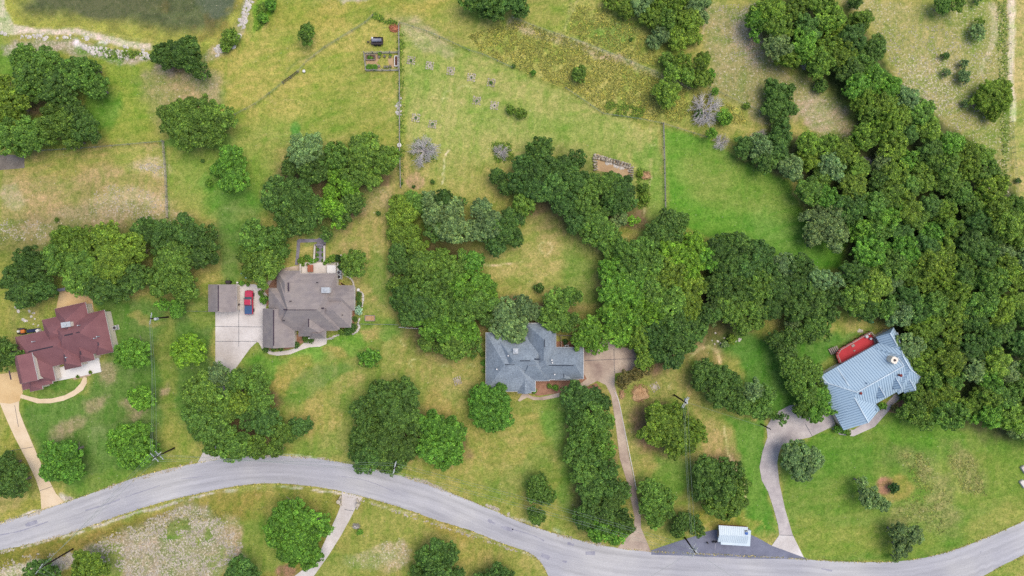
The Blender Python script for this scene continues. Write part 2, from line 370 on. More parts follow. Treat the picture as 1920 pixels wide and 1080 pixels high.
poly([(670,350),(740,300),(780,330),(730,400),(726,560),(690,600),(670,560),(640,500),(620,430)], (164,152,86), 16)
blob(700,380,30,40,(176,158,106),.7,30,sp=.25); blob(700,450,30,60,(166,154,84),.7); blob(710,520,20,50,(116,142,62),.6); blob(600,440,30,16,(110,134,60),.8); blob(780,338,18,12,(186,148,116),1,0,.4,.5); blob(770,315,50,20,(160,146,82),.6); blob(585,478,12,12,(150,150,74),.8)
blob(840,310,60,60,(160,160,80),.6,0,1); blob(850,210,100,60,(170,168,92),.5,10,1); blob(1000,240,80,40,(140,158,72),.6,15,1); blob(830,240,70,40,(164,168,86),.5); blob(1100,250,90,30,(136,156,66),.6,12,1); blob(800,70,60,20,(178,166,120),.7,25,sp=.2)
poly([(1190,290),(1240,250),(1246,400),(1190,450),(1180,400),(1205,350)],(124,152,60),12,.8); line([(1222,300),(1216,360),(1205,410)],5,(172,166,96),.6,4)
blob(1020,470,120,80, (158,156,80), 1, 0, .5); blob(1010,500,70,20,(174,162,90),.6,0,1); blob(1030,445,30,40,(172,156,92),.7); blob(1085,520,34,60,(122,148,62),.75,0,1.1); blob(960,540,60,12,(150,148,72),.7); blob(1110,560,24,24,(126,142,64),.8); blob(1045,410,24,18,(164,148,92),.7)
line([(905,500),(960,495),(985,490)],4,(222,198,150),.95,4,.3,brk=.4)
poly([(880,735),(1060,745),(1080,860),(1100,990),(980,970),(840,920),(760,890),(870,800)], (156,152,72), 22)
blob(1045,790,22,66,(104,148,56),.8,0,1.1); blob(1080,900,40,60,(110,144,58),.8); blob(950,900,50,30,(134,146,66),.7); blob(960,800,50,30,(166,156,82),.7); blob(900,880,50,30,(164,154,78),.7); blob(990,760,60,12,(130,146,64),.6); blob(1010,890,26,50,(116,142,58),.6)
poly([(1170,720),(1290,640),(1360,650),(1360,800),(1400,870),(1330,980),(1200,1000),(1180,860)], (152,150,76), 20)
blob(1300,740,60,14,(164,150,84),.8,70); blob(1330,670,40,24,(158,144,84),.9); blob(1310,650,50,16,(168,152,100),.8,sp=.2); blob(1340,830,20,50,(178,156,96),.8); blob(1250,890,50,40,(112,146,56),.8); blob(1215,820,16,90,(160,150,78),.7); blob(1205,880,30,14,(170,156,84),.5)
line([(1295,670),(1310,655),(1330,650),(1346,660),(1350,680)],5,(214,192,134),1,3,.1)
poly([(1355,590),(1440,640),(1540,640),(1640,610),(1560,660),(1540,700),(1560,780),(1440,790),(1420,760),(1400,700),(1340,640)], (96,136,52), 22)
poly([(1365,780),(1440,790),(1430,880),(1455,960),(1460,1005),(1420,1008),(1370,990),(1350,960),(1390,900),(1370,850)], (104,144,50), 14)
blob(1340,975,50,22,(158,150,66),.9); blob(1420,950,16,40,(110,146,52),.6); blob(1400,990,30,16,(168,154,76),.8)
poly([(1470,825),(1590,800),(1700,740),(1780,795),(1930,820),(1930,985),(1850,1012),(1780,1040),(1660,1060),(1510,1052),(1480,1000),(1458,870)], (118,142,54), 16)
blob(1720,810,70,30,(110,148,48),.7,10); blob(1770,850,40,90,(110,148,48),.5,-40); blob(1680,920,30,14,(166,150,80),.7); blob(1840,900,90,60,(136,148,62),.8); blob(1560,870,80,50,(104,142,50),.6); blob(1640,1010,120,30,(138,148,60),.8); blob(1530,1010,60,40,(134,148,58),.8); blob(1870,990,60,30,(142,148,64),.8,-20); blob(1590,930,40,40,(126,144,58),.6); blob(1700,860,50,26,(112,134,60),.6)
for (x,y,rx,ry,a) in ((1720,870,44,18,35),(1800,865,50,22,45),(1765,930,24,40,20),(1830,905,30,22,20),(1710,960,50,20,0),(1760,975,40,24,20)): blob(x,y,rx,ry,(146,144,84),.75,a,.9,sp=.12,st=1)
blob(1658,911,16,14,(174,126,98),.9,0,.5,.4); blob(1690,915,20,18,(160,146,68),.7); blob(1905,960,30,30,(146,150,66),.6)
# verges and the plot across the road
poly([(-20,1045),(140,1000),(300,948),(480,912),(640,925),(640,1100),(-20,1100)], (150,138,62), 18)
blob(560,960,80,50,(146,148,64),.8); blob(500,1020,50,60,(124,146,58),.8); blob(40,1040,90,16,(132,122,50),.7,-15); blob(230,985,100,8,(134,120,54),.8,-18,.9); blob(70,1065,80,14,(184,170,140),.8,-18,sp=.8)
poly([(160,1020),(230,990),(340,945),(390,950),(440,985),(465,1030),(430,1060),(380,1100),(240,1100),(200,1060),(150,1040)], (160,146,114), 18, sp=.52)
blob(200,1025,30,20,(120,140,60),.5,sp=0); blob(325,990,26,18,(134,142,72),.9,-20,sp=.1); blob(210,1045,18,40,(134,146,62),.85,sp=.1); blob(395,1005,12,12,(128,142,64),.8,sp=.1); blob(420,1050,30,20,(140,152,76),.6,sp=.2); blob(440,1000,24,40,(176,152,116),.8,sp=.5); blob(370,1015,10,8,(144,146,60),.7,sp=0)
poly([(650,925),(700,935),(900,1010),(1000,1050),(1030,1100),(640,1100),(600,1080)], (152,148,70), 14)
blob(720,1000,80,50,(146,150,66),.7); blob(735,1045,36,20,(184,162,124),.8,-20,sp=.6); blob(690,1050,40,16,(168,160,110),.7,sp=.5); blob(640,1060,40,24,(134,148,64),.6); blob(880,1030,50,30,(160,150,72),.7); blob(850,990,80,14,(150,138,58),.7,22)
blob(535,1075,22,14,(150,110,90),.8,0,.5,.4)
blob(40,960,50,12,(150,148,60),.8,-15); blob(20,850,26,60,(150,148,60),.8); blob(15,940,26,20,(170,150,90),.6)
line([(0,983),(50,968),(78,960)],5,(214,206,196),.9,4,.4,.7); line([(118,930),(135,938)],12,(214,204,186),.8,8,.4,.7)
line([(180,924),(300,886),(360,872)],3,(206,200,180),.7,3,.4,brk=.45); line([(480,853),(540,852),(620,862)],3,(214,208,196),.8,3,.3)
line([(745,896),(800,912),(845,930)],5,(220,214,206),.95,3,.5); line([(900,948),(960,972),(1010,992)],4,(206,198,180),.8,3,.5,brk=.35); line([(1040,998),(1100,1018),(1150,1028)],5,(206,198,180),.7,4,.6,brk=.4)
line([(0,1036),(130,1004),(250,962),(380,928),(500,910),(640,924)],3.5,(214,206,190),.75,3,.3,brk=.4); line([(660,932),(760,960),(900,1008),(1000,1044)],2.5,(206,196,170),.6,3,.3,brk=.45)
line([(520,1080),(1500,1080)],.1,base,0)
# bare earth and litter under trees, understory shade painted into the wood floor
for (x,y,rx,ry) in ((455,800,40,36),(470,720,30,24),(500,745,36,20),(75,200,36,14),(350,240,24,16),(330,120,40,16),(1160,400,50,20),(1190,415,24,14),(1000,370,40,24),(560,350,60,50),(640,400,40,20),(700,340,40,10),(1300,590,100,50),(1370,570,80,30),(830,560,80,100),(990,590,100,24),(1240,800,50,40),(1110,860,40,120),(1350,900,40,40),(730,800,60,60),(850,850,30,30),(1120,660,20,10),(1230,680,40,30)):
    blob(x,y,rx,ry,(128,98,78),.8,0,.7)
poly([(1420,10),(1540,0),(1620,40),(1655,130),(1770,230),(1860,300),(1930,390),(1930,830),(1780,800),(1700,740),(1720,650),(1640,600),(1590,560),(1590,440),(1480,330),(1370,290),(1440,240),(1590,260),(1610,200),(1500,130),(1440,90)], (88,94,54), 20, .95)  # wood floor litter, darkened to paint in the dim gaps between crowns
blob(190,460,220,70,(92,96,56),.5); blob(1280,560,150,110,(88,92,52),.55); blob(820,520,90,140,(92,92,56),.5); blob(1070,360,110,80,(92,96,56),.5); blob(600,350,100,80,(96,100,58),.5)  # same understory dark painted at part strength beneath the groves
# pond side, berm track, rocky gully
poly([(-30,-30),(4,-30),(9,20),(24,48),(60,56),(150,54),(190,62),(285,84),(285,94),(200,78),(150,65),(60,65),(20,66),(0,56),(-30,36)], (206,191,162), 4, warp=.3, sp=.25)
poly([(0,84),(60,78),(160,78),(270,98),(285,112),(200,112),(100,100),(0,100)], (170,156,132), 10, .85, sp=.6)
blob(150,82,14,6,(226,216,210),.9); blob(195,76,8,5,(224,214,204),.9); blob(190,98,44,12,(104,142,44),.8,8,.7,sp=.3)
poly([(484,0),(470,20),(458,60),(440,90),(410,112),(385,122),(380,100),(400,80),(440,50),(455,10),(462,0)], (170,156,124), 9, .6, sp=.6)
blob(500,22,14,40,(118,152,44),.9,30,.5,st=1); blob(430,70,22,24,(110,130,50),.8,40,.6,st=1); blob(670,2,36,8,(186,172,148),.8,sp=.3)
# tracks, edges, mowing marks
line([(700,30),(610,88),(560,115),(520,170),(470,205),(440,218)],4,(112,132,56),.6,4,.3); line([(690,38),(600,95),(540,135)],3,(178,164,104),.6,3,.3)
line([(756,40),(880,95),(905,103),(1000,148),(1080,178),(1130,215),(1240,232)],4,(118,130,50),.6,4,.3)
line([(965,36),(1040,65),(1130,95),(1230,137)],2,(198,184,140),.7,2,.1); line([(752,48),(750,180),(750,340)],4,(128,146,62),.7,3,.1)
line([(1243,235),(1246,300),(1247,400)],3,(96,136,50),.7,3,.1); line([(1243,250),(1246,320)],1.5,(196,180,130),.6,2,.1)
line([(309,265),(314,340),(316,410)],4,(96,128,48),.8,3,.1); line([(70,284),(180,276),(304,267)],2.5,(146,120,76),.6,3,.1); line([(1250,235),(1330,262),(1400,300)],3,(186,166,90),.6,3,.3)
line([(1240,232),(1330,258),(1370,270)],2.5,(176,156,86),.7,3,.3); line([(1060,0),(1075,0),(1060,55)],5,(170,158,100),.5,5,.3); line([(1085,5),(1058,58)],4,(176,164,108),.5,4,.3)
line([(1305,200),(1400,215),(1430,222)],2,(168,148,84),.4,3,.3)
for (x, y, a0, a1, r) in ((790,80,200,330,10),(786,90,200,320,7),(840,180,150,330,9),(835,190,160,300,7),(870,175,180,350,14),(780,130,90,300,10),(775,680,100,300,8),(833,688,180,330,5),(882,689,180,340,6),(940,520,0,0,0),(757,640,60,200,6),(1022,465,0,350,12),(707,465,60,300,6),(1225,275,180,330,4),(1262,725,100,260,5)):
    if r: line([(x+r*math.cos(R(q)), y+r*math.sin(R(q))) for q in np.linspace(a0, a1, 10)], 2.2, (214,202,140), .6, 2.6, .2)
for i in range(130):
    x = random.choice([random.uniform(450,740), random.uniform(770,1230), random.uniform(560,900), random.uniform(880,1050)]); y = random.uniform(60,320) if x < 450 or random.random() < .55 else random.uniform(620,900)
    a = random.uniform(-.5,.6); L = random.uniform(6,24)
    line([(x,y),(x+L*math.cos(a)*.5,y+L*math.sin(a)*.5+random.uniform(-1,1)),(x+L*math.cos(a),y+L*math.sin(a))], 1.9, random.choice([(192,178,104),(184,172,98),(128,146,62)]), random.uniform(.35,.85), 2.5, .2)
line([(829,345),(833,310),(838,280)],2.6,(230,214,170),.95,2,.4); line([(1222,330),(1212,380),(1206,400)],2,(206,194,140),.7,2,.2)
line([(1358,800),(1362,850),(1380,880),(1400,915),(1395,945)],3,(216,198,140),.9,3,.2); line([(1383,966),(1400,975),(1410,985)],2,(206,190,110),.7,2,.1); line([(1425,975),(1436,990),(1434,1005)],2,(200,184,100),.7,2,.1)
# organic variation: patches drier and greener, long mowing sweeps
v1 = fbm(70, 301, 4); v2 = fbm(16, 331, 3); v3 = fbm(9, 361, 3, ax=6, ay=1, rot=R(-12)); v4 = fbm(9, 391, 3, ax=1, ay=6, rot=R(4)); v5 = fbm(200, 401, 2); v6 = fbm(5, 431, 2)
dryg = np.array([1.15,1.10,1.20]); gree = np.array([.76,.96,.66])
def shift(m, amt):
    global COL
    COL = COL * (1 + ((np.where(m[..., None] > 0, dryg, gree) - 1) * np.abs(m[..., None]) * amt))
shift(np.clip((v1-.5)*4, -1, 1), .75); shift(np.clip((v2-.5)*3.6, -1, 1), .75)
sw = np.where(v5 > .5, v3, v4); shift(np.clip((sw-.5)*3.6, -1, 1), .8); shift(np.clip((v6-.5)*3, -1, 1), .45)
lum = COL.mean(-1, keepdims=True); COL = np.clip(lum + (COL-lum)*.93, .01, .8)
# ponds' basin
POND = [(36,-60),(30,-20),(8,-8),(10,20),(28,46),(60,52),(150,50),(190,56),(300,80),(350,84),(400,80),(430,56),(452,20),(462,-20),(470,-60)]
sdp = sd_poly(POND, PX + (WX-PX)*.25, PY + (WY-PY)*.25)
deep = sm((-sdp - 6)/40)
Z = np.where(sdp < 0, -.25 - 1.6*sm((-sdp-4)/70), 0.0) * sm((-sdp+1)/5)
alg = sm((-sdp+2)/4)
COLp = np.array(A(168,168,80))[None,None]*(1-deep[...,None]) + np.array(A(104,112,72))[None,None]*deep[...,None]
deep2 = sm((-sdp-22)/26)*sm((330-PX)/60+.5)+sm((-sdp-30)/20)*sm((PX-360)/20)
tur = sd_poly([(46,-60),(56,10),(90,26),(170,34),(230,36),(290,26),(320,0),(330,-60)], WX, WY); dk = sm(-tur/16)
COLp = COLp*(1-dk[...,None]) + np.array(A(108,112,76))*dk[...,None]
bl = sd_poly([(350,-60),(352,10),(385,30),(412,34),(440,0),(446,-60)], WX, WY); db = sm(-bl/14)
COLp = COLp*(1-db[...,None]) + np.array(A(108,118,92))*db[...,None]
COLp = COLp * (1 + (fbm(12, 501, 3)-.5)[...,None]*.9*(1-.8*np.maximum(dk, db))[...,None])
bw = sm((fbm(30, 521, 3)-.5)*6)*sm((PX-250)/60)*(1-np.maximum(dk,db)); COLp = COLp*(1-.3*bw[...,None]) + np.array(A(146,116,60))*.3*bw[...,None]
COL = COL*(1-alg[...,None]) + COLp*alg[...,None]; SP = SP*(1-alg); ST = ST*(1-alg)
Z = Z + (X*0)
me = bpy.data.meshes.new('ground')
vs = np.stack([X, Y, Z], -1).reshape(-1, 3)
ii = np.arange(nx*ny).reshape(ny, nx); q = np.stack([ii[:-1,:-1], ii[:-1,1:], ii[1:,1:], ii[1:,:-1]], -1).reshape(-1, 4)
me.vertices.add(len(vs)); me.vertices.foreach_set('co', vs.ravel())
me.loops.add(q.size); me.loops.foreach_set('vertex_index', q.ravel().astype(np.int32))
me.polygons.add(len(q)); me.polygons.foreach_set('loop_start', np.arange(0, q.size, 4, dtype=np.int32))
me.update(calc_edges=True)
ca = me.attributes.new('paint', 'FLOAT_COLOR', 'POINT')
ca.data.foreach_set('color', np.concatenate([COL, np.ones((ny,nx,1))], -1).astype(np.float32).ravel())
cb = me.attributes.new('grain', 'FLOAT_COLOR', 'POINT')
cb.data.foreach_set('color', np.stack([SP, ST, SP*0, SP*0+1], -1).astype(np.float32).ravel())
me.polygons.foreach_set('use_smooth', [True]*len(me.polygons))
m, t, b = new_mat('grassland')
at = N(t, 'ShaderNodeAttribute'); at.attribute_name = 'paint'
ag = N(t, 'ShaderNodeAttribute'); ag.attribute_name = 'grain'; sp_ = N(t, 'ShaderNodeSeparateColor'); t.links.new(ag.outputs[0], sp_.inputs[0])
P = pos(t)
f1 = ramp(t, noise(t, P, 3.2, 4, .7), [(.3, (.66,.72,.62)), (.5, (1,1,1)), (.7, (1.34,1.28,1.36))])
col = mix(t, at.outputs[0], f1, 1.0, 'MULTIPLY')
f2 = ramp(t, noise(t, P, .9, 5, .65, .6), [(.3, (.7,.8,.62)), (.5, (1,1,1)), (.7, (1.26,1.16,1.3))]); col = mix(t, col, f2, 1.0, 'MULTIPLY')
f3 = ramp(t, noise(t, pos(t, (1.2,1.2,1)), 1.1, 5, .75, 1.6), [(.38, (.42,.52,.3)), (.5, (1,1,1)), (.64, (1.5,1.38,1.25))])
col = mix(t, col, mix(t, (1,1,1), f3, sp_.outputs[1]), 1.0, 'MULTIPLY')
spn = noise(t, P, 2.1, 3, .75)
mth = N(t, 'ShaderNodeMath', operation='MULTIPLY_ADD'); t.links.new(sp_.outputs[0], mth.inputs[0]); mth.inputs[1].default_value = .24; mth.inputs[2].default_value = -.66
ad = N(t, 'ShaderNodeMath', operation='ADD'); t.links.new(spn, ad.inputs[0]); t.links.new(mth.outputs[0], ad.inputs[1])
ml = N(t, 'ShaderNodeMath', operation='MULTIPLY'); t.links.new(ad.outputs[0], ml.inputs[0]); ml.inputs[1].default_value = 14; ml.use_clamp = True
m2 = N(t, 'ShaderNodeMath', operation='MULTIPLY'); t.links.new(ml.outputs[0], m2.inputs[0]); m2.inputs[1].default_value = .8
col = mix(t, col, A(226,212,190), m2.outputs[0])
t.links.new(col, b.inputs['Base Color']); b.inputs['Roughness'].default_value = .95; b.inputs['Specular IOR Level'].default_value = .1
bn = N(t, 'ShaderNodeBump'); bn.inputs['Strength'].default_value = .5; bn.inputs['Distance'].default_value = .12
t.links.new(noise(t, P, 2.6, 4, .7), bn.inputs['Height']); t.links.new(bn.outputs[0], b.inputs['Normal'])
me.materials.append(m)
go = bpy.data.objects.new('ground', me); C.objects.link(go); tag(go, 'mown and dry grassland of the house plots', kind='structure')
def sheet(name, px, mat, z0=-.05, z1=.03, kind='structure', curve=0, closed=True):
    pts = catmull(px, curve, True) if curve else px
    mb = MB(); mb.prism([G(*p)[:2] for p in pts], z0, z1); return tag(mb.build(name, mat), kind=kind)
# the sheet of water lies inside the basin; the banks rise through it
o = MB(); o.prism([G(*p)[:2] for p in catmull([(34,-62),(28,-20),(4,-8),(6,22),(26,50),(60,55),(150,53),(190,60),(300,84),(350,88),(402,84),(434,58),(456,20),(466,-20),(474,-62)], 3, True)], -.20, -.12); o = o.build('pond_water', M['water']); tag(o, kind='structure')
# ---------------------------------------------------------------- road and drives
top = [(-60,1000),(0,981),(50,966),(120,943),(200,915),(250,897),(300,883),(370,868),(420,860),(480,855),(540,855),(600,861),(650,869),(700,880),(740,890),(800,907),(860,930),(920,955),(980,980),(1050,1003),(1100,1016),(1155,1027),(1221,1034),(1290,1038),(1380,1042),(1440,1045),(1510,1049),(1580,1053),(1660,1054),(1720,1048),(1780,1034),(1850,1008),(1920,977),(2000,936)]
bot = [(2000,990),(1920,1040),(1875,1062),(1835,1085),(1770,1112),(1600,1135),(1400,1135),(1200,1128),(1120,1130),(1050,1140),(1030,1085),(1018,1060),(1005,1045),(985,1033),(960,1025),(930,1014),(880,994),(820,976),(780,961),(730,945),(690,934),(640,921),(600,914),(560,909),(500,906),(440,912),(380,924),(310,940),(250,958),(200,975),(130,1000),(60,1019),(0,1032),(-60,1048)]
tc = np.array(sorted(catmull(top, 4))); bc = np.array(sorted(catmull(bot, 4)))
xs = np.arange(-60, 2001, 5.0); yt = np.interp(xs, tc[:,0], tc[:,1]); yb = np.interp(xs, bc[:,0], bc[:,1])
yt = yt + (np.array([mnoise.noise(Vector((x*.07, 1, 0)))*1.1+mnoise.noise(Vector((x*.3, 1, 0)))*.6 for x in xs])); yb = yb + np.array([mnoise.noise(Vector((x*.07, 9, 0)))*1.2+mnoise.noise(Vector((x*.3, 9, 0)))*.7 for x in xs])
NR = 22; V = []; AT = []; Fc = []; slope = np.gradient(yt, xs); arc = np.concatenate([[0], np.cumsum(np.hypot(np.diff(xs), np.diff(yt)))])
for i_, x in enumerate(xs):
    for k in range(NR+1):
        y = yt[i_] + (yb[i_]-yt[i_])*k/NR; p = G(x, y, .03); V.append(p); AT += [(y-yt[i_])/math.sqrt(1+slope[i_]**2)*K, (arc[i_] + (y-yt[i_])*slope[i_]/math.sqrt(1+slope[i_]**2))*K, 0, 1]
for i_ in range(len(xs)-1):
    for k in range(NR): a = i_*(NR+1)+k; Fc.append((a, a+1, a+NR+2, a+NR+1))
me = bpy.data.meshes.new('road'); me.from_pydata(V, [], Fc); at_ = me.attributes.new('lane', 'FLOAT_COLOR', 'POINT'); at_.data.foreach_set('color', AT)
mr, t, b = new_mat('worn_asphalt'); la = N(t, 'ShaderNodeAttribute'); la.attribute_name = 'lane'; sx = N(t, 'ShaderNodeSeparateColor'); t.links.new(la.outputs[0], sx.inputs[0])
cm_ = N(t, 'ShaderNodeCombineXYZ'); t.links.new(sx.outputs[0], cm_.inputs[0]); t.links.new(sx.outputs[1], cm_.inputs[1])
mp = N(t, 'ShaderNodeMapping'); mp.inputs['Scale'].default_value = (1.1, .05, 1); t.links.new(cm_.outputs[0], mp.inputs[0])
st_ = ramp(t, noise(t, mp.outputs[0], 1.0, 4, .6), [(.3, .84), (.5, 1.0), (.72, 1.13)])
wv = N(t, 'ShaderNodeMath', operation='SINE'); ml_ = N(t, 'ShaderNodeMath', operation='MULTIPLY'); t.links.new(sx.outputs[0], ml_.inputs[0]); ml_.inputs[1].default_value = 3.3; t.links.new(ml_.outputs[0], wv.inputs[0])
tw = N(t, 'ShaderNodeMapRange'); t.links.new(wv.outputs[0], tw.inputs[0]); tw.inputs[1].default_value = -1; tw.inputs[2].default_value = 1; tw.inputs[3].default_value = .965; tw.inputs[4].default_value = 1.035
col = mix(t, mix(t, A(190,187,186), A(176,174,178), ramp(t, noise(t, pos(t), .06, 3), [(.4, 0.), (.6, 1.)])), st_, 1.0, 'MULTIPLY'); col = mix(t, col, tw.outputs[0], 1.0, 'MULTIPLY')
col = mix(t, col, ramp(t, noise(t, pos(t), 3.5, 4, .7), [(.3, .88), (.7, 1.1)]), 1.0, 'MULTIPLY')
col = mix(t, col, A(128,126,140), ramp(t, noise(t, pos(t), .22, 5, .75), [(.66, 0.), (.74, .5)]))
t.links.new(col, b.inputs['Base Color']); b.inputs['Roughness'].default_value = .9; b.inputs['Specular IOR Level'].default_value = .2
me.materials.append(mr); ro_ = bpy.data.objects.new('road', me); C.objects.link(ro_); tag(ro_, kind='structure')
sheet('sealed_layby', [(1221,1032),(1240,1025),(1280,1012),(1310,1003),(1318,998),(1340,993),(1372,996),(1404,1001),(1420,1008),(1445,1022),(1480,1035),(1516,1048),(1440,1048),(1380,1047),(1290,1042),(1221,1040)], M['patch_asphalt'], z1=.034)
M['crack'] = mottled('tar', A(146,144,156), A(172,170,178), 2.5, .8, .2)
mb = MB()
for pts, wd in (([(0,1003),(40,995),(90,978)],.35),([(160,957),(195,947),(225,936)],.4),([(235,932),(300,910)],.22),([(340,898),(380,893)],.18),([(640,893),(690,902),(750,926)],.16),([(960,992),(1000,1004),(1020,1014)],.3),([(1098,1037),(1116,1037)],1.0),([(1015,1040),(1030,1046)],1.2),([(1064,1018),(1076,1022)],.8),([(915,975),(928,982)],.9),([(940,988),(962,994)],1.0),([(48,985),(70,978)],1.1),([(1055,1052),(1063,1054)],.8),([(1325,1044),(1400,1046)],.22),([(1300,1037),(1340,1040)],.3),([(1342,1017),(1340,1036)],.12),([(1540,1066),(1560,1070)],.4),([(1430,1043),(1500,1048)],.2),([(1322,1003),(1324,1004)],.5)):
    w_ = [G(*p) for p in catmull(pts, 4)]
    for a, b_ in zip(w_[:-1], w_[1:]):
        dv = (b_-a).normalized(); nn = Vector((-dv.y, dv.x, 0))*wd/2*random.uniform(.4,1.0); z = Vector((0,0,.042))
        mb.add([a-nn+z, b_-nn+z, b_+nn+z, a+nn+z], [(0,1,2,3)])
tag(mb.build('road_tar_marks', M['crack']), kind='structure')
sheet('driveway_red_house', [(-20,705),(33,698),(38,714),(43,735),(36,750),(36,770),(44,792),(56,820),(68,848),(80,875),(92,900),(105,925),(121,942),(78,957),(76,925),(68,900),(50,862),(28,820),(12,785),(0,756),(-20,740)], M['cream_concrete'], z1=.06)
sheet('garage_apron', [(-20,704),(33,697),(41,722),(43,736),(37,752),(20,757),(0,755),(-20,738)], M['tan_concrete'], z1=.065)
sheet('front_walk', [(157,706),(163,708),(163,718),(156,731),(140,742),(120,751),(95,756),(70,756),(52,750),(38,746),(40,739),(58,744),(75,748),(98,747),(122,741),(140,731),(151,719)], M['cream_concrete'], z1=.068)
sheet('back_terrace', [(106,577),(112,548),(130,535),(150,535),(172,548),(176,580),(140,590)], M['tan_concrete'], z1=.07)
sheet('driveway_grey_house', [(404,584),(404,560),(443,533),(478,533),(492,541),(501,553),(499,575),(493,600),(493,646),(482,641),(470,652),(456,671),(441,692),(432,720),(424,760),(418,800),(416,840),(420,860),(370,869),(386,838),(392,800),(400,740),(404,692)], M['concrete'], z1=.06)
sheet('entry_walk', [(484,640),(492,655),(505,664),(520,667),(545,664),(562,657),(580,651),(600,650),(612,645),(614,634),(586,633),(572,641),(560,651),(540,657),(515,660),(500,654),(494,640)], M['pale_concrete'], z1=.07)
sheet('side_walk', [(488,543),(494,548),(505,535),(513,522),(525,512),(545,507),(564,507),(564,497),(552,499),(530,503),(518,508),(508,520),(500,532)], M['brown_concrete'], z1=.065)
sheet('flagstone_path', [(553,497),(559,497),(562,470),(563,455),(594,454),(594,458),(611,458),(611,450),(607,446),(607,441),(600,441),(599,446),(594,448),(560,448),(557,451),(556,470)], M['flagstone'], z1=.064)
sheet('patio', [(566,492),(634,492),(635,513),(566,513)], M['pale_concrete'], z1=.12)
sheet('garden_stair', [(595,459),(608,459),(606,491),(593,491)], M['flagstone'], z1=.09)
sheet('driveway_slate_house', [(1094,655),(1112,655),(1128,640),(1138,634),(1150,641),(1166,651),(1190,654),(1194,668),(1195,690),(1172,697),(1153,700),(1152,722),(1160,748),(1168,790),(1176,840),(1186,890),(1193,925),(1201,965),(1202,990),(1221,1035),(1157,1028),(1188,995),(1190,970),(1176,905),(1162,860),(1155,800),(1146,742),(1136,722),(1120,714),(1095,727),(1084,723),(1100,710),(1094,700)], M['brown_concrete'], z1=.06)
sheet('stepping_walk', [(980,737),(988,737),(997,743),(1012,745),(1030,741),(1049,736),(1049,744),(1020,750),(1000,750),(988,745),(974,753),(971,751)], M['brown_concrete'], z1=.06)
sheet('driveway_metal_house', [(1437,800),(1446,786),(1460,771),(1480,760),(1500,758),(1560,778),(1567,797),(1545,807),(1518,820),(1490,826),(1466,834),(1460,850),(1457,868),(1461,905),(1472,955),(1486,1002),(1507,1045),(1447,1023),(1461,1004),(1459,985),(1450,952),(1440,922),(1428,900),(1424,875),(1430,845),(1439,820)], M['grey_concrete'], z1=.06)
sheet('driveway_apron', [(1461,1003),(1487,1004),(1507,1045),(1447,1023)], M['concrete'], z1=.066)
sheet('front_pavement', [(1558,802),(1575,815),(1600,818),(1640,800),(1688,745),(1678,738),(1640,780),(1600,806)], M['grey_concrete'], z1=.062)
sheet('driveway_lower_plot', [(641,921),(681,932),(668,950),(657,972),(640,1003),(617,1040),(590,1078),(570,1100),(530,1100),(556,1077),(585,1056),(602,1030),(616,1000),(632,966),(640,945)], M['concrete'], z1=.06)
for nm, pts, mt in (('mulch_bed', [(605,520),(623,525),(656,540),(666,560),(664,620),(650,625),(640,618),(640,530)], 'mulch'), ('mulch_bed', [(552,630),(562,625),(585,632),(572,640),(556,650),(540,655),(505,655),(496,650),(496,645),(552,645)], 'mulch'),
    ('mulch_bed', [(996,713),(1085,710),(1095,700),(1110,706),(1092,722),(1050,737),(1010,742),(996,738)], 'mulch'), ('mulch_bed', [(1095,728),(1118,718),(1128,730),(1100,745)], 'mulch'), ('mulch_bed', [(1043,640),(1095,640),(1095,655),(1043,655)], 'mulch'),
    ('mulch_bed', [(497,535),(508,521),(521,512),(521,545),(500,575)], 'mulch'), ('clay_court', [(1118,288),(1183,311),(1183,338),(1150,325),(1119,320)], 'clay'), ('mulch_bed', [(1655,770),(1700,745),(1705,760),(1680,775)], 'mulch'), ('mulch_bed', [(1136,393),(1182,405),(1175,420),(1140,412)], 'soil')):
    sheet(nm, pts, M[mt], z1=.02)
sheet('excavated_ground', [(-20,290),(2,289),(46,292),(46,315),(0,319),(-20,319)], M['dark_stone'], z1=.02)
# concrete joints
mb = MB()
for a, c_ in (((404,640),(482,640)),((448,586),(448,650)),((404,612),(492,613)),((448,545),(449,586)),((1510,795),(1523,818)),((1462,1003),(1487,1004)),((1151,655),(1152,700)),((1096,676),(1194,672)),((646,955),(664,958)),((20,845),(62,838)),((75,920),(98,912)),((28,760),(35,800))):
    a, c_ = G(*a), G(*c_); dv = (c_-a).normalized(); nn = Vector((-dv.y,dv.x,0))*.045; z = Vector((0,0,.076))
    mb.add([a-nn+z, c_-nn+z, c_+nn+z, a+nn+z], [(0,1,2,3)])
tag(mb.build('slab_joints', M['dark_vent']), kind='structure')
mb = MB()
w_ = [G(*p) for p in catmull([(1153,735),(1160,752),(1169,795),(1178,840),(1187,885),(1193,918)], 4)]
for a, b_ in zip(w_[:-1], w_[1:]): mb.box(((a+b_)/2)[:2]+(.06,), ((b_-a).length+.02, .18, .14), math.atan2((b_-a).y,(b_-a).x))
tag(mb.build('driveway_kerb', M['concrete']), kind='structure')
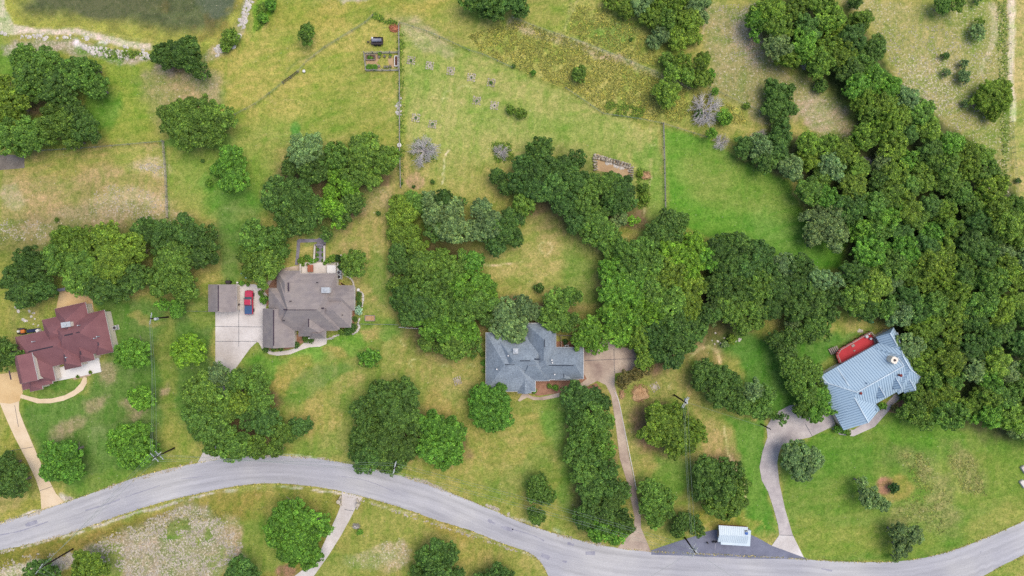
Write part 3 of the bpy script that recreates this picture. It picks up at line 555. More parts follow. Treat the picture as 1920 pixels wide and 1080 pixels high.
# ---------------------------------------------------------------- houses
class House:
    """roof pieces are given in a plan frame; fr(u, v, z) turns it into the world"""
    def __init__(s, name, label, cat, fr, base, roofm, wallm, trimm, group=None):
        s.root = empty(name, fr(*base, 0), label, cat, group); s.root.location.z = 0
        s.fr = fr; s.roof = MB(); s.wall = MB(); s.trim = MB(); s.k = 0; s.tx = .02; s.m = (roofm, wallm, trimm); s.segs = []
    def P(s, u, v, ze, dz=0):
        p = s.fr(u, v, ze); return Vector((p.x, p.y, p.z + dz))
    def piece(s, u0, v0, u1, v1, a, b, h, ze=3.0, inset=.35, over=0, fascia=True, wall=True, floor=0.0):
        s.k += 1; e = .004*s.k; ze += e
        c = [s.P(u0,v0,ze), s.P(u1,v0,ze), s.P(u1,v1,ze), s.P(u0,v1,ze)]
        r0, r1 = s.P(*a, ze, h), s.P(*b, ze, h)
        vs = c + [r0, r1]
        if abs(a[0]-b[0]) >= abs(a[1]-b[1]):
            if (a[0] > b[0]) != (u0 > u1): vs[4], vs[5] = vs[5], vs[4]
            fs = [(0,1,5,4),(2,3,4,5),(3,0,4),(1,2,5)]
        else:
            if (a[1] > b[1]) != (v0 > v1): vs[4], vs[5] = vs[5], vs[4]
            fs = [(1,2,5,4),(3,0,4,5),(0,1,4),(2,3,5)]
        # face up whichever way the frame runs
        out = []
        for f in fs:
            p, q, r = (vs[f[0]], vs[f[1]], vs[f[2]])
            out.append(f if (q-p).cross(r-p).z >= -1e-6 else tuple(reversed(f)))
        s.roof.add(vs, out)
        s.last = (vs, out)
        mid = sum(c, Vector())/4
        if fascia:
            n = len(s.trim.v)
            ex = [p + (p-mid).normalized()*s.tx for p in c]
            s.trim.prism([p[:2] for p in ex], ze-.24, ze-.012)
        if wall:
            def ins(d):
                o = []
                for p in c:
                    i = c.index(p); q, r = c[(i+1) % 4], c[(i-1) % 4]
                    o.append(p + (q-p).normalized()*d + (r-p).normalized()*d)
                return o
            w_ = ins(inset + .004*s.k); s.wall.prism([p[:2] for p in w_], floor, ze-.13); s.segs.append(w_)
        return c
    def finish(s, bigseam=False):
        s.wallo = s.wall.build('wall', s.m[1], s.root); s.roofo = s.roof.build('roof', s.m[0], s.root)
        if s.trim.v: s.trim.build('fascia', s.m[2], s.roofo)
    def vents(s, segs, mat='vent', ze=3.0):
        for a, b_, h in segs:
            p, q = s.P(*a, ze, h), s.P(*b_, ze, h); d_ = (q-p).normalized(); n = Vector((-d_.y, d_.x, 0))*.16
            mb = MB(); u = Vector((0,0,.12)); l = Vector((0,0,-.12))
            vs = [p-n+l, p+u, p+n+l, q-n+l, q+u, q+n+l]
            mb.add(vs, [(0,3,4,1),(1,4,5,2),(0,1,2),(5,4,3)]); mb.build('ridge_vent', M[mat], s.roofo)
    def chimney(s, u, v, h0, h1, size, mat, cap, rz=0, name='chimney', ze=3.0):
        p = s.P(u, v, ze, 0); mb = MB(); mb.box((p.x, p.y, (h0+h1)/2), (size[0], size[1], h1-h0), rz); o = mb.build(name, mat, s.roofo)
        mb = MB(); mb.box((p.x, p.y, h1+.05), (size[0]+.14, size[1]+.14, .1), rz); mb.cyl((p.x,p.y,h1+.1),(p.x,p.y,h1+.4),.22,.2,10); mb.cyl((p.x,p.y,h1+.42),(p.x,p.y,h1+.5),.34,.1,10); mb.build('chimney_cap', cap, o)
    def openings(s, a, b_, items, z0=.9):
        "windows (w, h) and doors along the wall line a-b (world xy at the wall face), proud of the wall"
        a, b_ = Vector((*a[:2],0)), Vector((*b_[:2],0)); d_ = (b_-a).normalized(); rz = math.atan2(d_.y, d_.x); nn = Vector((d_.y, -d_.x, 0))
        for kind, t_, w_, h_ in items:
            p = a.lerp(b_, t_) + nn*.03
            zc = (z0 + h_/2) if kind == 'window' else h_/2+.05
            fr_ = MB(); fr_.box((p.x, p.y, zc), (w_+.2, .1, h_+.2), rz); fo = fr_.build(kind, M['white'], s.wallo)
            gl_ = MB(); q_ = p + nn*.05
            gl_.box((q_.x, q_.y, zc), (w_, .04, h_), rz)
            if kind == 'window': gl_.build('pane', M['glass'], fo)
            else: gl_.build('door_panel', M['brown_wood'], fo)
def plain(u, v, z=0): return G(u, v, z)
# the grey-roofed house in the middle of the left half
h2 = House('grey_roof_house', 'house with rambling grey brown shingle roof beside the red pickup truck', 'house', plain, (580,580), M['brown_shingle'], M['cream'], M['white'])
h2.piece(520,512.5,632,620,(552,579),(606,579),4.6); h2.piece(519,507.5,563,600,(541,530),(541,570),2.6); h2.piece(504,540,600,616,(545,578),(580,578),3.9)
h2.piece(600,535,664.5,582,(614,558),(645,558),2.5); h2.piece(586,548,658,614,(622,581),(632,581),3.4)
h2.piece(556,560,636,618,(572,580),(604,580),4.45); h2.piece(560,590,611,630.5,(585,585),(585,612),2.6,wall=False); h2.piece(582,618,611,635,(590,625),(604,625),1.5,wall=False)
h2.piece(492.5,578.5,551.5,651,(521,578.5),(521,651),3.1)
h2.finish(); h2.vents([((544,579.5),(604,579.5),4.5),((521.6,580),(521.6,646),3.12),((601,577),(616,577),3.75),((585,589),(585,612),2.6),((548,530),(548,546),2.75)])
h2.chimney(617.5,544,4.6,6.1,(1.7,1.1),M['white'],M['galv'])
h2.openings(h2.segs[3][1], h2.segs[3][2], [('window',.2,1.2,1.2),('window',.6,1.5,1.3)]); h2.openings(G(655.5,582), G(655.5,612), [('window',.5,1.4,1.3)])
h2.openings(G(549.5,650,0), G(549.5,634,0), [('window',.5,1.2,1.4)]); h2.openings(G(612,634), G(630,634), [('door',.5,1.2,2.1)])
for p in ((586,632.5),(608,632.5),(615,618)):
    q_ = G(*p); mb = MB(); mb.cyl((q_.x,q_.y,0),(q_.x,q_.y,2.8),.16,.14,10); mb.box((q_.x,q_.y,.12),(.45,.45,.24)); mb.build('porch_column', M['white'], h2.root)
q_ = G(480,0)
g2 = House('detached_garage', 'small grey gabled garage at the upper edge of the concrete drive', 'garage', plain, (417,559), M['brown_shingle'], M['cream'], M['white'])
g2.piece(390.5,533.5,443.5,584.5,(416.5,533.5),(416.5,584.5),2.1,ze=2.8); g2.finish(); g2.vents([((416.6,535),(416.6,583),2.1)], ze=2.8)
g2.openings(G(442.2,582), G(442.2,536), [('door',.22,2.6,2.1),('door',.72,2.6,2.1)])
def stub(h, u, v, z, r=.09, mat='dark', hgt=.5, name='vent_pipe'):
    p = h.P(u, v, 3.0, 0); mb = MB(); mb.cyl((p.x,p.y,z-.6),(p.x,p.y,z+hgt),r,r,8); mb.cyl((p.x,p.y,z-.02+hgt),(p.x,p.y,z+hgt+.04),r*1.5,r*1.2,8); mb.build(name, M[mat], h.roofo)
for u, v, z in ((556,564,7.2),(600,530,5.2),(646,590,4.6),(540,600,6.0)): stub(h2, u, v, z)
# the red-roofed house at the left
def f1(u, v, z=0):
    x = (205 + .976*u - .216*v)/4.8; y = 540 + (920 - .216*u - .976*v)/4.8
    return G(x, y, z)
h1 = House('red_roof_house', 'long house with dark red shingle roof and white front porch slab', 'house', f1, (430,300), M['red_shingle'], M['cream'], M['white'])
h1.piece(34,150,560,482,(210,316),(470,316),3.4); h1.piece(380,181,872,548,(575,385),(720,385),4.5); h1.piece(304,300,600,580,(430,440),(450,440),3.0)
h1.piece(437,400,721,654,(600,380),(600,520),3.5); h1.piece(560,127,692,330,(626,190),(626,330),1.9); h1.piece(410,95,566,330,(488,150),(488,330),2.2)
h1.piece(716,160,871,400,(800,230),(800,330),2.0); h1.piece(150,20,308,300,(230,100),(230,260),2.2); h1.piece(0,0,276,300,(138,110),(138,300),1.5); h1.piece(62,-29,178,90,(120,20),(120,60),1.2)
h1.piece(-14,60,152,312,(66,60),(66,312),1.8,ze=6.3,inset=.12)
h1.finish(); h1.vents([((215,317),(440,317),3.4),((590,386),(665,386),4.5),((690,386),(725,386),4.45),((66,110),(66,190),1.8+3.3),((600,440),(600,500),3.5),((488,165),(488,230),2.2),((626,195),(626,230),1.9),((800,240),(800,280),2.0)])
h1.chimney(600,480,4.4,6.6,(1.9,1.0),M['cream'],M['galv'],R(8))
for u, v, z in ((800,310,5.6),(820,320,5.3),(500,200,4.8),(250,400,5.2),(700,450,6.2)): stub(h1, u, v, z, .1, 'galv')
a_, b_ = f1(868,545), f1(868,185)
h1.openings(b_, a_, [('window',.15,1.4,1.3),('window',.45,1.2,1.2),('window',.8,1.5,1.3)]); h1.openings(f1(150,65), f1(150,300), [('window',.5,1.2,1.0)], z0=3.3)
h1.openings(f1(302,100), f1(302,140), [('window',.4,.9,1.6)])
def mslab(px, z, mat, name, parent): mb = MB(); mb.prism([G(*p)[:2] for p in px], 0, z); return mb.build(name, mat, parent)
mslab([(98,716),(110,690),(185,664),(191,697),(150,706),(104,715)], .24, M['white'], 'porch_slab', h1.root)
mslab([(138,707),(170,699),(171,704),(139,712)], .14, M['tan_wall'], 'porch_step', h1.root)
for p in ((150,672),(165,672),(186,668)):
    q_ = G(*p); mb = MB(); mb.cyl((q_.x,q_.y,.2),(q_.x,q_.y,2.8),.14,.12,10); mb.build('porch_column', M['white'], h1.root)
for i in range(5):
    q_ = G(97.5+i*2.4, 703-i*.5); mb = MB(); mb.box((q_.x,q_.y,1.3),(.14,3.2,2.6),R(12)); mb.build('porch_baluster', M['white'], h1.root)
# slate-blue shingled house
h3 = House('slate_roof_house', 'house with mottled slate blue shingle roof partly under oaks beside a brown drive', 'house', plain, (1000,670), M['blue_shingle'], M['tan_wall'], M['white'])
h3.tx = .08
h3.piece(911,624,1004,734,(946,680),(968,680),3.3); h3.piece(930,630,1030,714,(962,672),(1000,672),4.2); h3.piece(985,606,1042.5,712,(1018,634),(1018,670),4.1)
h3.piece(992,651,1094,710.5,(1024,681),(1076,681),3.4); h3.piece(971,686,996,737,(984,680),(984,737),1.4); h3.piece(1040,688,1073,712.5,(1056.5,684),(1056.5,707),1.2,wall=False); h3.piece(975,660,1025,714,(990,684),(1006,684),3.5)
h3.finish(); h3.vents([((947,680.5),(965,680.5),3.3),((975,672.5),(993,672.5),4.2),((1001,670),(1012,670),4.1),((1019,634),(1019,648),4.1),((1028,681.5),(1073,681.5),3.4),((1056.5,693),(1056.5,706),1.2)], 'dark_vent')
h3.chimney(966.5,655.5,4.5,6.4,(1.0,1.0),M['white'],M['galv'])
for u, v, z in ((953,664,6.0),(1033,672,6.2),(1034,677,6.0),(1039,700,4.7),(932,690,5.0)): stub(h3, u, v, z, .12, 'white')
h3.openings(G(1002,709.2), G(1088,709.2), [('window',.1,1.4,1.4),('window',.35,1.4,1.4),('window',.62,1.8,1.4),('window',.88,1.2,1.2)])
q_ = G(984,736); h3.openings((q_.x-.9, q_.y+.3), (q_.x+.9, q_.y+.3), [('door',.5,1.1,2.1)])
# pale-blue metal-roofed house
SC = 4.909
def f4(u, v, z=0):
    a = R(29.5); x = 255 + u*math.cos(a) - v*math.sin(a); y = 1015 - u*math.sin(a) - v*math.cos(a)
    return G(1530 + x/SC, 600 + y/SC, z)
h4 = House('metal_roof_house', 'house with pale blue standing seam metal roof and red deck at the wood edge', 'house', f4, (430,300), M['blue_metal'], M['cream'], M['blue_cap'])
h4.m = (M['blue_metal'], M['cream'], mottled('blue_fascia', A(120,146,176), None, 1, .6, .1))
seams = MB(); caps = MB()
def seam_faces(vs, faces, sp=.56):
    for f in faces:
        p = [vs[i] for i in f]; n = (p[1]-p[0]).cross(p[2]-p[0]).normalized()
        if n.z < .2: continue
        up = (Vector((0,0,1)) - n*n.z).normalized(); al = up.cross(n).normalized()
        us = [q.dot(al) for q in p]; u = min(us) + sp*.5
        while u < max(us):
            hit = []
            for i in range(len(p)):
                a, c_ = p[i], p[(i+1) % len(p)]; ua, ub = a.dot(al), c_.dot(al)
                if (ua-u)*(ub-u) < 0: hit.append(a.lerp(c_, (u-ua)/(ub-ua)))
            if len(hit) >= 2:
                a, c_ = hit[0], hit[1]
                if (a-c_).length > .3:
                    w_ = al*.05; t_ = n*.055
                    seams.add([a-w_, a+w_, c_+w_, c_-w_, a-w_*.7+t_, a+w_*.7+t_, c_+w_*.7+t_, c_-w_*.7+t_], [(4,5,6,7),(0,1,5,4),(1,2,6,5),(2,3,7,6),(3,0,4,7)])
            u += sp
def cap_line(a, c_, r=.13): caps.cyl(a + Vector((0,0,.02)), c_ + Vector((0,0,.02)), r, r, 6)
def p4(*a, **k):
    h4.piece(*a, **k); seam_faces(*h4.last); vs = h4.last[0]
    return vs
v = p4(0,66,740,540,(222,303),(705,303),3.8); cap_line(v[4], v[5]); cap_line(v[3], v[4]); cap_line(v[2], v[5])
v = p4(0,0,376,420,(188,0),(188,330),3.05); cap_line(v[4], v[5])
v = p4(600,40,872,538,(748,240),(748,380),3.4); cap_line(v[4], v[5]); cap_line(v[1], v[4]); cap_line(v[2], v[5])
v = p4(682,380,866,600,(770,470),(770,600),2.3); cap_line(v[4], v[5])
v = p4(330,-6,376,60,(340,30),(370,30),.9, wall=False)
v = p4(655,20,800,120,(728,20),(728,200),1.6, wall=False); cap_line(v[4], v[5], .1)
for uu in (420, 590):
    v = p4(uu,96,uu+84,240,(uu+42,100),(uu+42,300),1.35, ze=4.35, inset=.15, floor=3.2); cap_line(v[4], v[5], .1)
h4.finish(); seams.build('standing_seams', M['blue_seam'], h4.roofo); caps.build('ridge_cap', M['blue_cap'], h4.roofo)
for uu in (420, 590):
    a_ = f4(uu+12,101,4.2); b_ = f4(uu+72,101,4.2); h4.openings(a_, b_, [('window',.5,1.0,.8)], z0=3.85)
for (a, c_) in (((228,532),(200,370)),((60,532),(70,455))):
    p, q = f4(*a, 3), f4(*c_, 3); p.z = 3.08; q.z = 3.08 + (540-c_[1])/237*3.8
    mb = MB(); mb.cyl(p, q, .16, .16, 5); mb.build('roof_flashing', M['blue_cap'], h4.roofo)
def roof_pipe(u, v_, z, mat, r=.25, hgt=.7):
    p = f4(u, v_, 3); mb = MB(); mb.cyl((p.x,p.y,z-.5),(p.x,p.y,z+hgt),r,r,10); mb.cyl((p.x,p.y,z+hgt),(p.x,p.y,z+hgt+.15),r*1.3,r*.6,10); mb.build('roof_vent_pipe', mat, h4.roofo)
roof_pipe(640,240,6.2,M['red_wood']); roof_pipe(250,275,6.0,M['red_wood']); roof_pipe(340,330,6.6,M['blue_seam'],.12,.3)
p = f4(655,390,3); mb = MB(); mb.cbox((p.x,p.y,5.45),(1.5,1.5,3.1),R(60),.3,.95); co = mb.build('chimney', M['cream'], h4.roofo); mb = MB(); mb.cyl((p.x,p.y,7.0),(p.x,p.y,7.25),.28,.24,10); mb.build('chimney_cap', M['dark'], co)
h4.openings(f4(20,528), f4(200,528), [('window',.3,1.2,1.2),('window',.7,1.4,1.2)]); h4.openings(f4(10,200), f4(10,30), [('door',.5,2.6,2.1)])
# red deck behind it
dk_ = empty('timber_deck', f4(430,640), 'red painted timber deck with pale railing behind the blue metal roof', 'deck')
def quadpx(z): return None
D = [(1567,664),(1573,655),(1630,622),(1645,642),(1574,683)]
mb = MB(); mb.prism([G(*p, 1.2)[:2] for p in D], 1.08, 1.2); mb.build('deck_floor', M['red_deck'], dk_)
for i, (a, c_) in enumerate((((1568,663),(1573,655)),((1573,655),(1630,622)),((1630,622),(1641,636)),((1567,664),(1574,681)))):
    p, q = G(*a, 1.2), G(*c_, 1.2); L = (q-p).length; n = max(2, int(L/1.4)); mb = MB(); rz = math.atan2((q-p).y,(q-p).x); mm_ = (p+q)/2
    mb.box((mm_.x,mm_.y,2.15),(L,.16,.06),rz); mb.box((mm_.x,mm_.y,1.45),(L,.06,.05),rz)
    mb.build('railing', M['weathered'], dk_)
    for k in range(n+1):
        t_ = p.lerp(q, k/n); mb = MB(); mb.box((t_.x,t_.y,1.07),(.1,.1,2.1),rz); mb.build('post', M['red_wood'], dk_)
for k in range(5):
    p = G(1557+k*2.6, 659.5-k*1.5, .3); mb = MB(); mb.box((p.x,p.y,.3+k*.2),(.3,1.5,.06),R(28)); mb.build('step', M['weathered'], dk_)
mb = MB(); mb.prism([G(*p, 1.2)[:2] for p in [(1636,634),(1642,634),(1645,641),(1639,644)]], .9, 1.5); mb.build('bench', M['weathered'], dk_)
mb = MB(); q_ = G(1625,631,1.5)
for k, (dx, dy, r_) in enumerate(((0,0,.4),(.9,-.5,.3),(.5,.6,.22))): mb.cyl((q_.x+dx,q_.y+dy,1.2),(q_.x+dx,q_.y+dy,1.75),r_,r_*.85,10)
tag(mb.build('patio_stools', M['galv'], origin=(q_.x,q_.y,1.2)), 'pale round stools at the upper corner of the red deck', 'stools')
for k,(x_,y_,nm,lb) in enumerate(((1599.5,648,'doormat','grey square mat lying on the red deck'),(1602,657.5,'cushion','small pale cushion lying on the red deck nearest the roof'))):
    q_ = G(x_,y_,1.25); mb = MB(); mb.cbox((q_.x,q_.y,1.25),(.75-.25*k,.6-.3*k,.08),R(30),.05,.9); tag(mb.build(nm, M['weathered'], origin=(q_.x,q_.y,1.2)), lb, 'mat' if k == 0 else 'cushion')
# mailbox kiosk in the lay-by
def fk(u, v_, z=0): a = R(-3.6); x = 1349.6 + u*math.cos(a) + v_*math.sin(a)*1 ; y = 985 - u*math.sin(a) + v_*math.cos(a); return G(x, y, z)
kb = empty('roadside_kiosk', fk(27,15), 'small white ribbed metal building standing in the dark lay-by', 'kiosk')
ZE = 2.7
c0, c1, c2_, c3 = [fk(*p, ZE) for p in ((-2,0),(52.5,0),(52.5,31),(-2,31))]
r0, r1 = fk(-2,15.5,ZE), fk(52.5,15.5,ZE); r0.z = r1.z = ZE+.75
sv = MB(); seams = MB(); sv.add([c0,c1,c2_,c3,r0,r1], [(0,4,5,1),(3,2,5,4)]); seam_faces([c0,c1,c2_,c3,r0,r1], [(0,4,5,1),(3,2,5,4)], .42)
def updn(mb):
    out = []
    for f in mb.f:
        p, q, r_ = [Vector(mb.v[i]) for i in f[:3]]; out.append(f if (q-p).cross(r_-p).z > 0 else f[::-1])
    mb.f = out
updn(sv)
ro = sv.build('roof', M['white_metal'], kb)
seams = MB(); seam_faces([Vector(p) for p in sv.v], [tuple(f) for f in sv.f], .42); seams.build('standing_seams', M['white_metal'], ro) if seams.v else None
mb = MB(); mb.prism([fk(*p, 0)[:2] for p in ((-3,-1.2),(51,-1.2),(51,28),(-3,28))], .05, ZE-.02); mb.add([c0+Vector((.3,0,0)), c3+Vector((.3,0,0)), r0+Vector((.3,0,-.05))], [(0,1,2)]); mb.add([c1-Vector((.3,0,0)), c2_-Vector((.3,0,0)), r1-Vector((.3,0,.05))], [(0,2,1)]); kw = mb.build('wall', M['white_metal'], kb)
mb = MB(); p = fk(24,-1.6); mb.box((p.x,p.y,1.0),(6.2,.1,1.9),R(-3.6)); mb.build('mailbox_panel', M['brown_wood'], kw)
mb = MB(); p = fk(-3.6,14); mb.box((p.x,p.y,1.1),(.1,1.5,2.0),R(-3.6)); mb.build('door', M['brown_concrete'], kw)
p = fk(49,10.5,ZE); mb = MB(); mb.box((p.x,p.y,ZE+.62),(.72,.62,.05),R(-3.6)); mb.build('solar_panel', M['solar'], ro)
mb = MB(); mb.box((p.x-.2,p.y+.55,ZE+.5),(.22,.22,.2)); mb.box((p.x+.2,p.y+.55,ZE+.5),(.18,.2,.2)); mb.build('panel_bracket', M['dark'], ro)
mb = MB(); q_ = G(1338,1015.5)
for k in range(4): mb.box((q_.x-.3+k*.32, q_.y+(k % 2)*.12, .3), (.12,.3,.6))
mb.box((q_.x+.2,q_.y-.05,.2),(1.2,.08,.08))
tag(mb.build('low_rack', M['black'], origin=(q_.x,q_.y,0)), 'low black rack on the dark lay-by in front of the white kiosk', 'rack')
q_ = G(1325.5,1016.5); mb = MB(); mb.cyl((q_.x,q_.y,.03),(q_.x,q_.y,.75),.18,.12,10); mb.cyl((q_.x,q_.y,.75),(q_.x,q_.y,.85),.16,.16,10)
tag(mb.build('bollard', M['black'], origin=(q_.x,q_.y,0)), 'short black bollard on the dark lay-by left of the low rack', 'bollard')
# ---------------------------------------------------------------- red pickup
def pickup():
    o = G(469.5, 567); t = empty('pickup_truck', (o.x,o.y,.06), 'red pickup truck with a blue bed cover parked on the pale concrete drive', 'pickup truck')
    L, W = 5.5, 1.9
    def prof(name, secs, mat, par, smooth=False):
        "secs: (y, z0, z1, halfwidth bottom, halfwidth top)"
        vs = []; fs = []
        for y, z0, z1, wb, wt in secs:
            zc = z0+(z1-z0)*.75
            vs += [(-wb+.05,y,z0),(-wb,y,zc),(-wt,y,z1),(wt,y,z1),(wb,y,zc),(wb-.05,y,z0)]
        n = len(secs)
        for i in range(n-1):
            for k in range(5): a = i*6+k; fs.append((a, a+1, a+7, a+6))
            fs.append((i*6+5, i*6, i*6+6, i*6+11))
        fs += [tuple(range(6)), tuple(range((n-1)*6+5, (n-1)*6-1, -1))]
        mb = MB(); mb.add([(o.x+x, o.y+y, .06+z) for x,y,z in vs], fs); return mb.build(name, mat, par, smooth)
    body = prof('body', [(2.78,.5,.78,.72,.62),(2.62,.38,.98,.9,.74),(2.2,.34,1.08,.95,.8),(1.35,.34,1.16,.96,.82),(1.1,.34,1.17,.96,.86),(-.75,.34,1.16,.96,.88),(-2.55,.36,1.12,.96,.88),(-2.72,.45,1.0,.9,.86)], M['car'], t)
    cab = prof('cab_glass', [(1.28,1.12,1.18,.82,.78),(.72,1.12,1.66,.84,.68),(-.5,1.12,1.68,.84,.68),(-.72,1.12,1.3,.82,.76)], M['glass'], t)
    prof('cab_roof', [(.70,1.62,1.72,.72,.64),(.3,1.64,1.77,.74,.68),(-.5,1.62,1.74,.73,.66)], M['car'], t)
    prof('bed_cover', [(-.78,1.12,1.22,.84,.8),(-1.6,1.12,1.25,.86,.82),(-2.62,1.1,1.19,.84,.8)], M['tonneau'], t)
    for sx in (-1, 1):
        mb = MB(); mb.box((o.x+sx*1.08, o.y+.85, 1.2), (.24,.12,.16)); mb.build('mirror', M['black'], t)
        mb = MB(); mb.box((o.x+sx*.66, o.y+2.7, .84), (.3,.12,.16)); mb.build('headlight', M['galv'], t)
        for y in (1.75, -1.75):
            mb = MB(); mb.cyl((o.x+sx*.72,o.y+y,.42),(o.x+sx*1.0,o.y+y,.42),.38,.38,18); wh = mb.build('wheel', M['rubber'], t)
            mb = MB(); mb.cyl((o.x+sx*1.0,o.y+y,.42),(o.x+sx*1.015,o.y+y,.42),.22,.22,12); mb.build('rim', M['steel'], wh)
    mb = MB(); mb.box((o.x,o.y-2.78,.55),(1.7,.14,.2)); mb.build('rear_bumper', M['galv'], t)
    mb = MB(); mb.box((o.x,o.y+2.78,.5),(1.6,.14,.24)); mb.build('front_bumper', M['galv'], t)
pickup()
# utility trailer with a tank
o = G(708,79); t_ = empty('utility_trailer', (o.x,o.y,0), 'dark flat trailer carrying a grey tank above the fenced vegetable garden', 'trailer')
mb = MB(); mb.box((o.x,o.y,.6),(2.7,1.6,.1)); mb.box((o.x,o.y+.8,.78),(2.7,.06,.3)); mb.box((o.x,o.y-.8,.78),(2.7,.06,.3)); mb.box((o.x+1.35,o.y,.8),(.06,1.7,.4)); mb.build('trailer_bed', M['dark'], t_)
mb = MB(); mb.cyl((o.x-1.1,o.y+.05,1.05),(o.x+1.1,o.y+.1,1.05),.38,.38,14); mb.build('tank', M['steel'], t_)
mb = MB(); mb.cyl((o.x-.95,o.y+.45,.65),(o.x-.95,o.y+.45,1.5),.2,.2,12); mb.build('bucket', M['white'], t_)
for sx in (-.4,.5):
    mb = MB(); mb.cyl((o.x+sx,o.y-1.0,.35),(o.x+sx,o.y-.82,.35),.35,.35,14); mb.build('wheel', M['rubber'], t_)
    mb = MB(); mb.cyl((o.x+sx,o.y+.82,.35),(o.x+sx,o.y+1.0,.35),.35,.35,14); mb.build('wheel', M['rubber'], t_)
mb = MB(); mb.cyl((o.x-2.1,o.y-.1,.5),(o.x-1.3,o.y+.4,.55),.05,.05); mb.cyl((o.x-2.1,o.y-.1,.5),(o.x-1.3,o.y-.5,.55),.05,.05); mb.box((o.x-2.15,o.y-.1,.45),(.25,.25,.5)); mb.build('tongue', M['dark'], t_)
# small yard machines
def ac(px, py, label, rz=0):
    o = G(px, py); t = empty('air_conditioner', (o.x,o.y,0), label, 'air conditioner')
    mb = MB(); mb.cbox((o.x,o.y,.5),(.9,.9,.9),rz,.08,.97); mb.build('casing', M['galv'], t)
    mb = MB(); mb.cyl((o.x,o.y,.95),(o.x,o.y,.99),.34,.34,14); mb.cyl((o.x,o.y,.99),(o.x,o.y,1.02),.1,.1,8); mb.build('fan_grille', M['dark'], t)
    mb = MB(); mb.box((o.x,o.y,.04),(1.1,1.1,.08),rz); mb.build('pad', M['concrete'], t)
ac(219,614,'grey air conditioner on the ground by the right end of the red roof house', R(12)); ac(637,511,'white air conditioner by the hot tub end of the grey roof house')
ac(1062,650,'air conditioner in the fenced nook behind the slate roof house'); ac(637.5,519,'smaller utility unit below the air conditioner of the grey roof house')
o = G(43,621); t_ = empty('riding_mower', (o.x,o.y,0), 'orange riding mower parked behind the red roof house', 'mower')
mb = MB(); mb.cbox((o.x+.4,o.y,.6),(.9,.8,.5),R(8),.12,.8); mb.build('hood', M['orange'], t_); mb = MB(); mb.cbox((o.x-.45,o.y,.8),(.5,.55,.5),0,.1,.8); mb.build('seat', M['white'], t_)
mb = MB(); mb.cbox((o.x,o.y,.3),(1.3,1.5,.25),0,.2,.9); mb.build('mower_deck', M['dark'], t_)
for sx, sy in ((-.8,.55),(-.8,-.55),(.7,.5),(.7,-.5)):
    mb = MB(); mb.cyl((o.x+sx,o.y+sy-.1,.3),(o.x+sx,o.y+sy+.1,.3),.3,.3,12); mb.build('wheel', M['rubber'], t_)
o = G(65,619.5); mb = MB(); mb.cbox((o.x,o.y,.45),(2.9,.8,.8),R(8),.12,.8); tag(mb.build('covered_stack', M['tarp'], origin=(o.x,o.y,0)), 'low stack under a dark blue cover behind the red roof house', 'stack')
o = G(75,619.5); mb = MB(); mb.cbox((o.x,o.y,.5),(.8,.7,.9),R(35),.1,.9); tag(mb.build('cooler_box', M['white'], origin=(o.x,o.y,0)), 'white cooler box by the rear wall of the red roof house', 'cooler')
o = G(120,543); t_ = empty('patio_grill', (o.x,o.y,0), 'dark grill with pale shelf on the tan terrace above the red roof', 'grill')
mb = MB(); mb.cbox((o.x,o.y,.9),(1.9,.7,.35),R(8),.12,.85); mb.build('lid', M['steel'], t_); mb = MB(); mb.box((o.x,o.y,.35),(1.5,.55,.7),R(8)); mb.build('cabinet', M['dark'], t_)
o = G(429.5,529); t_ = empty('yard_cart', (o.x,o.y,0), 'dark brown two wheeled cart against the top of the detached garage', 'cart')
mb = MB(); mb.cbox((o.x,o.y,.55),(1.1,.8,.4),0,.15,.9); mb.build('tub', M['dark'], t_)
for sx in (-.6,.6): mb = MB(); mb.cyl((o.x+sx-.06,o.y,.3),(o.x+sx+.06,o.y,.3),.3,.3,12); mb.build('wheel', M['rubber'], t_)
mb = MB(); mb.cyl((o.x-.3,o.y+.4,.6),(o.x-.3,o.y+1.0,.9),.04,.04); mb.cyl((o.x+.3,o.y+.4,.6),(o.x+.3,o.y+1.0,.9),.04,.04); mb.build('handle', M['dark'], t_)
def tub(name, px, py, r, h, mat, label, cat):
    o = G(px, py); mb = MB(); mb.cyl((o.x,o.y,0),(o.x,o.y,h),r*.85,r,14); mb.cyl((o.x,o.y,h-.02),(o.x,o.y,h+.05),r*1.08,r*1.08,14); return tag(mb.build(name, mat, origin=(o.x,o.y,0)), label, cat)
tub('basin',455,513.5,.28,.3,M['light_blue'],'larger light blue basin on the lawn above the red truck','basin'); tub('basin',462.5,520.5,.2,.3,M['light_blue'],'smaller light blue basin under the oak edge above the red truck','basin')
tub('propane_tank',447,529.8,.2,.7,M['white'],'white gas bottle at the right corner of the detached garage','gas bottle'); tub('trash_can',448.5,571,.3,1.0,M['dark'],'dark bin beside the door of the detached garage','bin'); tub('trash_can',445,571,.24,1.0,M['black'],'narrow black bin tight against the detached garage wall','bin')
tub('bird_bath',673,543.4,.32,.7,M['white'],'white bird bath on the stone edging right of the grey roof house','bird bath'); tub('satellite_dish',571,134.5,.3,.5,M['white'],'white round drum beside the wire fence in the upper left meadow','drum')
tub('water_trough',749.5,273,.45,.6,M['white'],'white trough against the long vertical fence near the dead tree','trough')
o = G(1631,602.5,0); mb = MB(); mb.cbox((o.x,o.y,.5),(.75,.7,1.0),R(30),.06,.95); mb.box((o.x-.75,o.y+.4,.5),(.6,.55,1.0),R(30)); tag(mb.build('wheelie_bin', [M['teal']], origin=(o.x,o.y,0)), 'teal green wheeled bins at the wood edge above the red deck', 'bin')
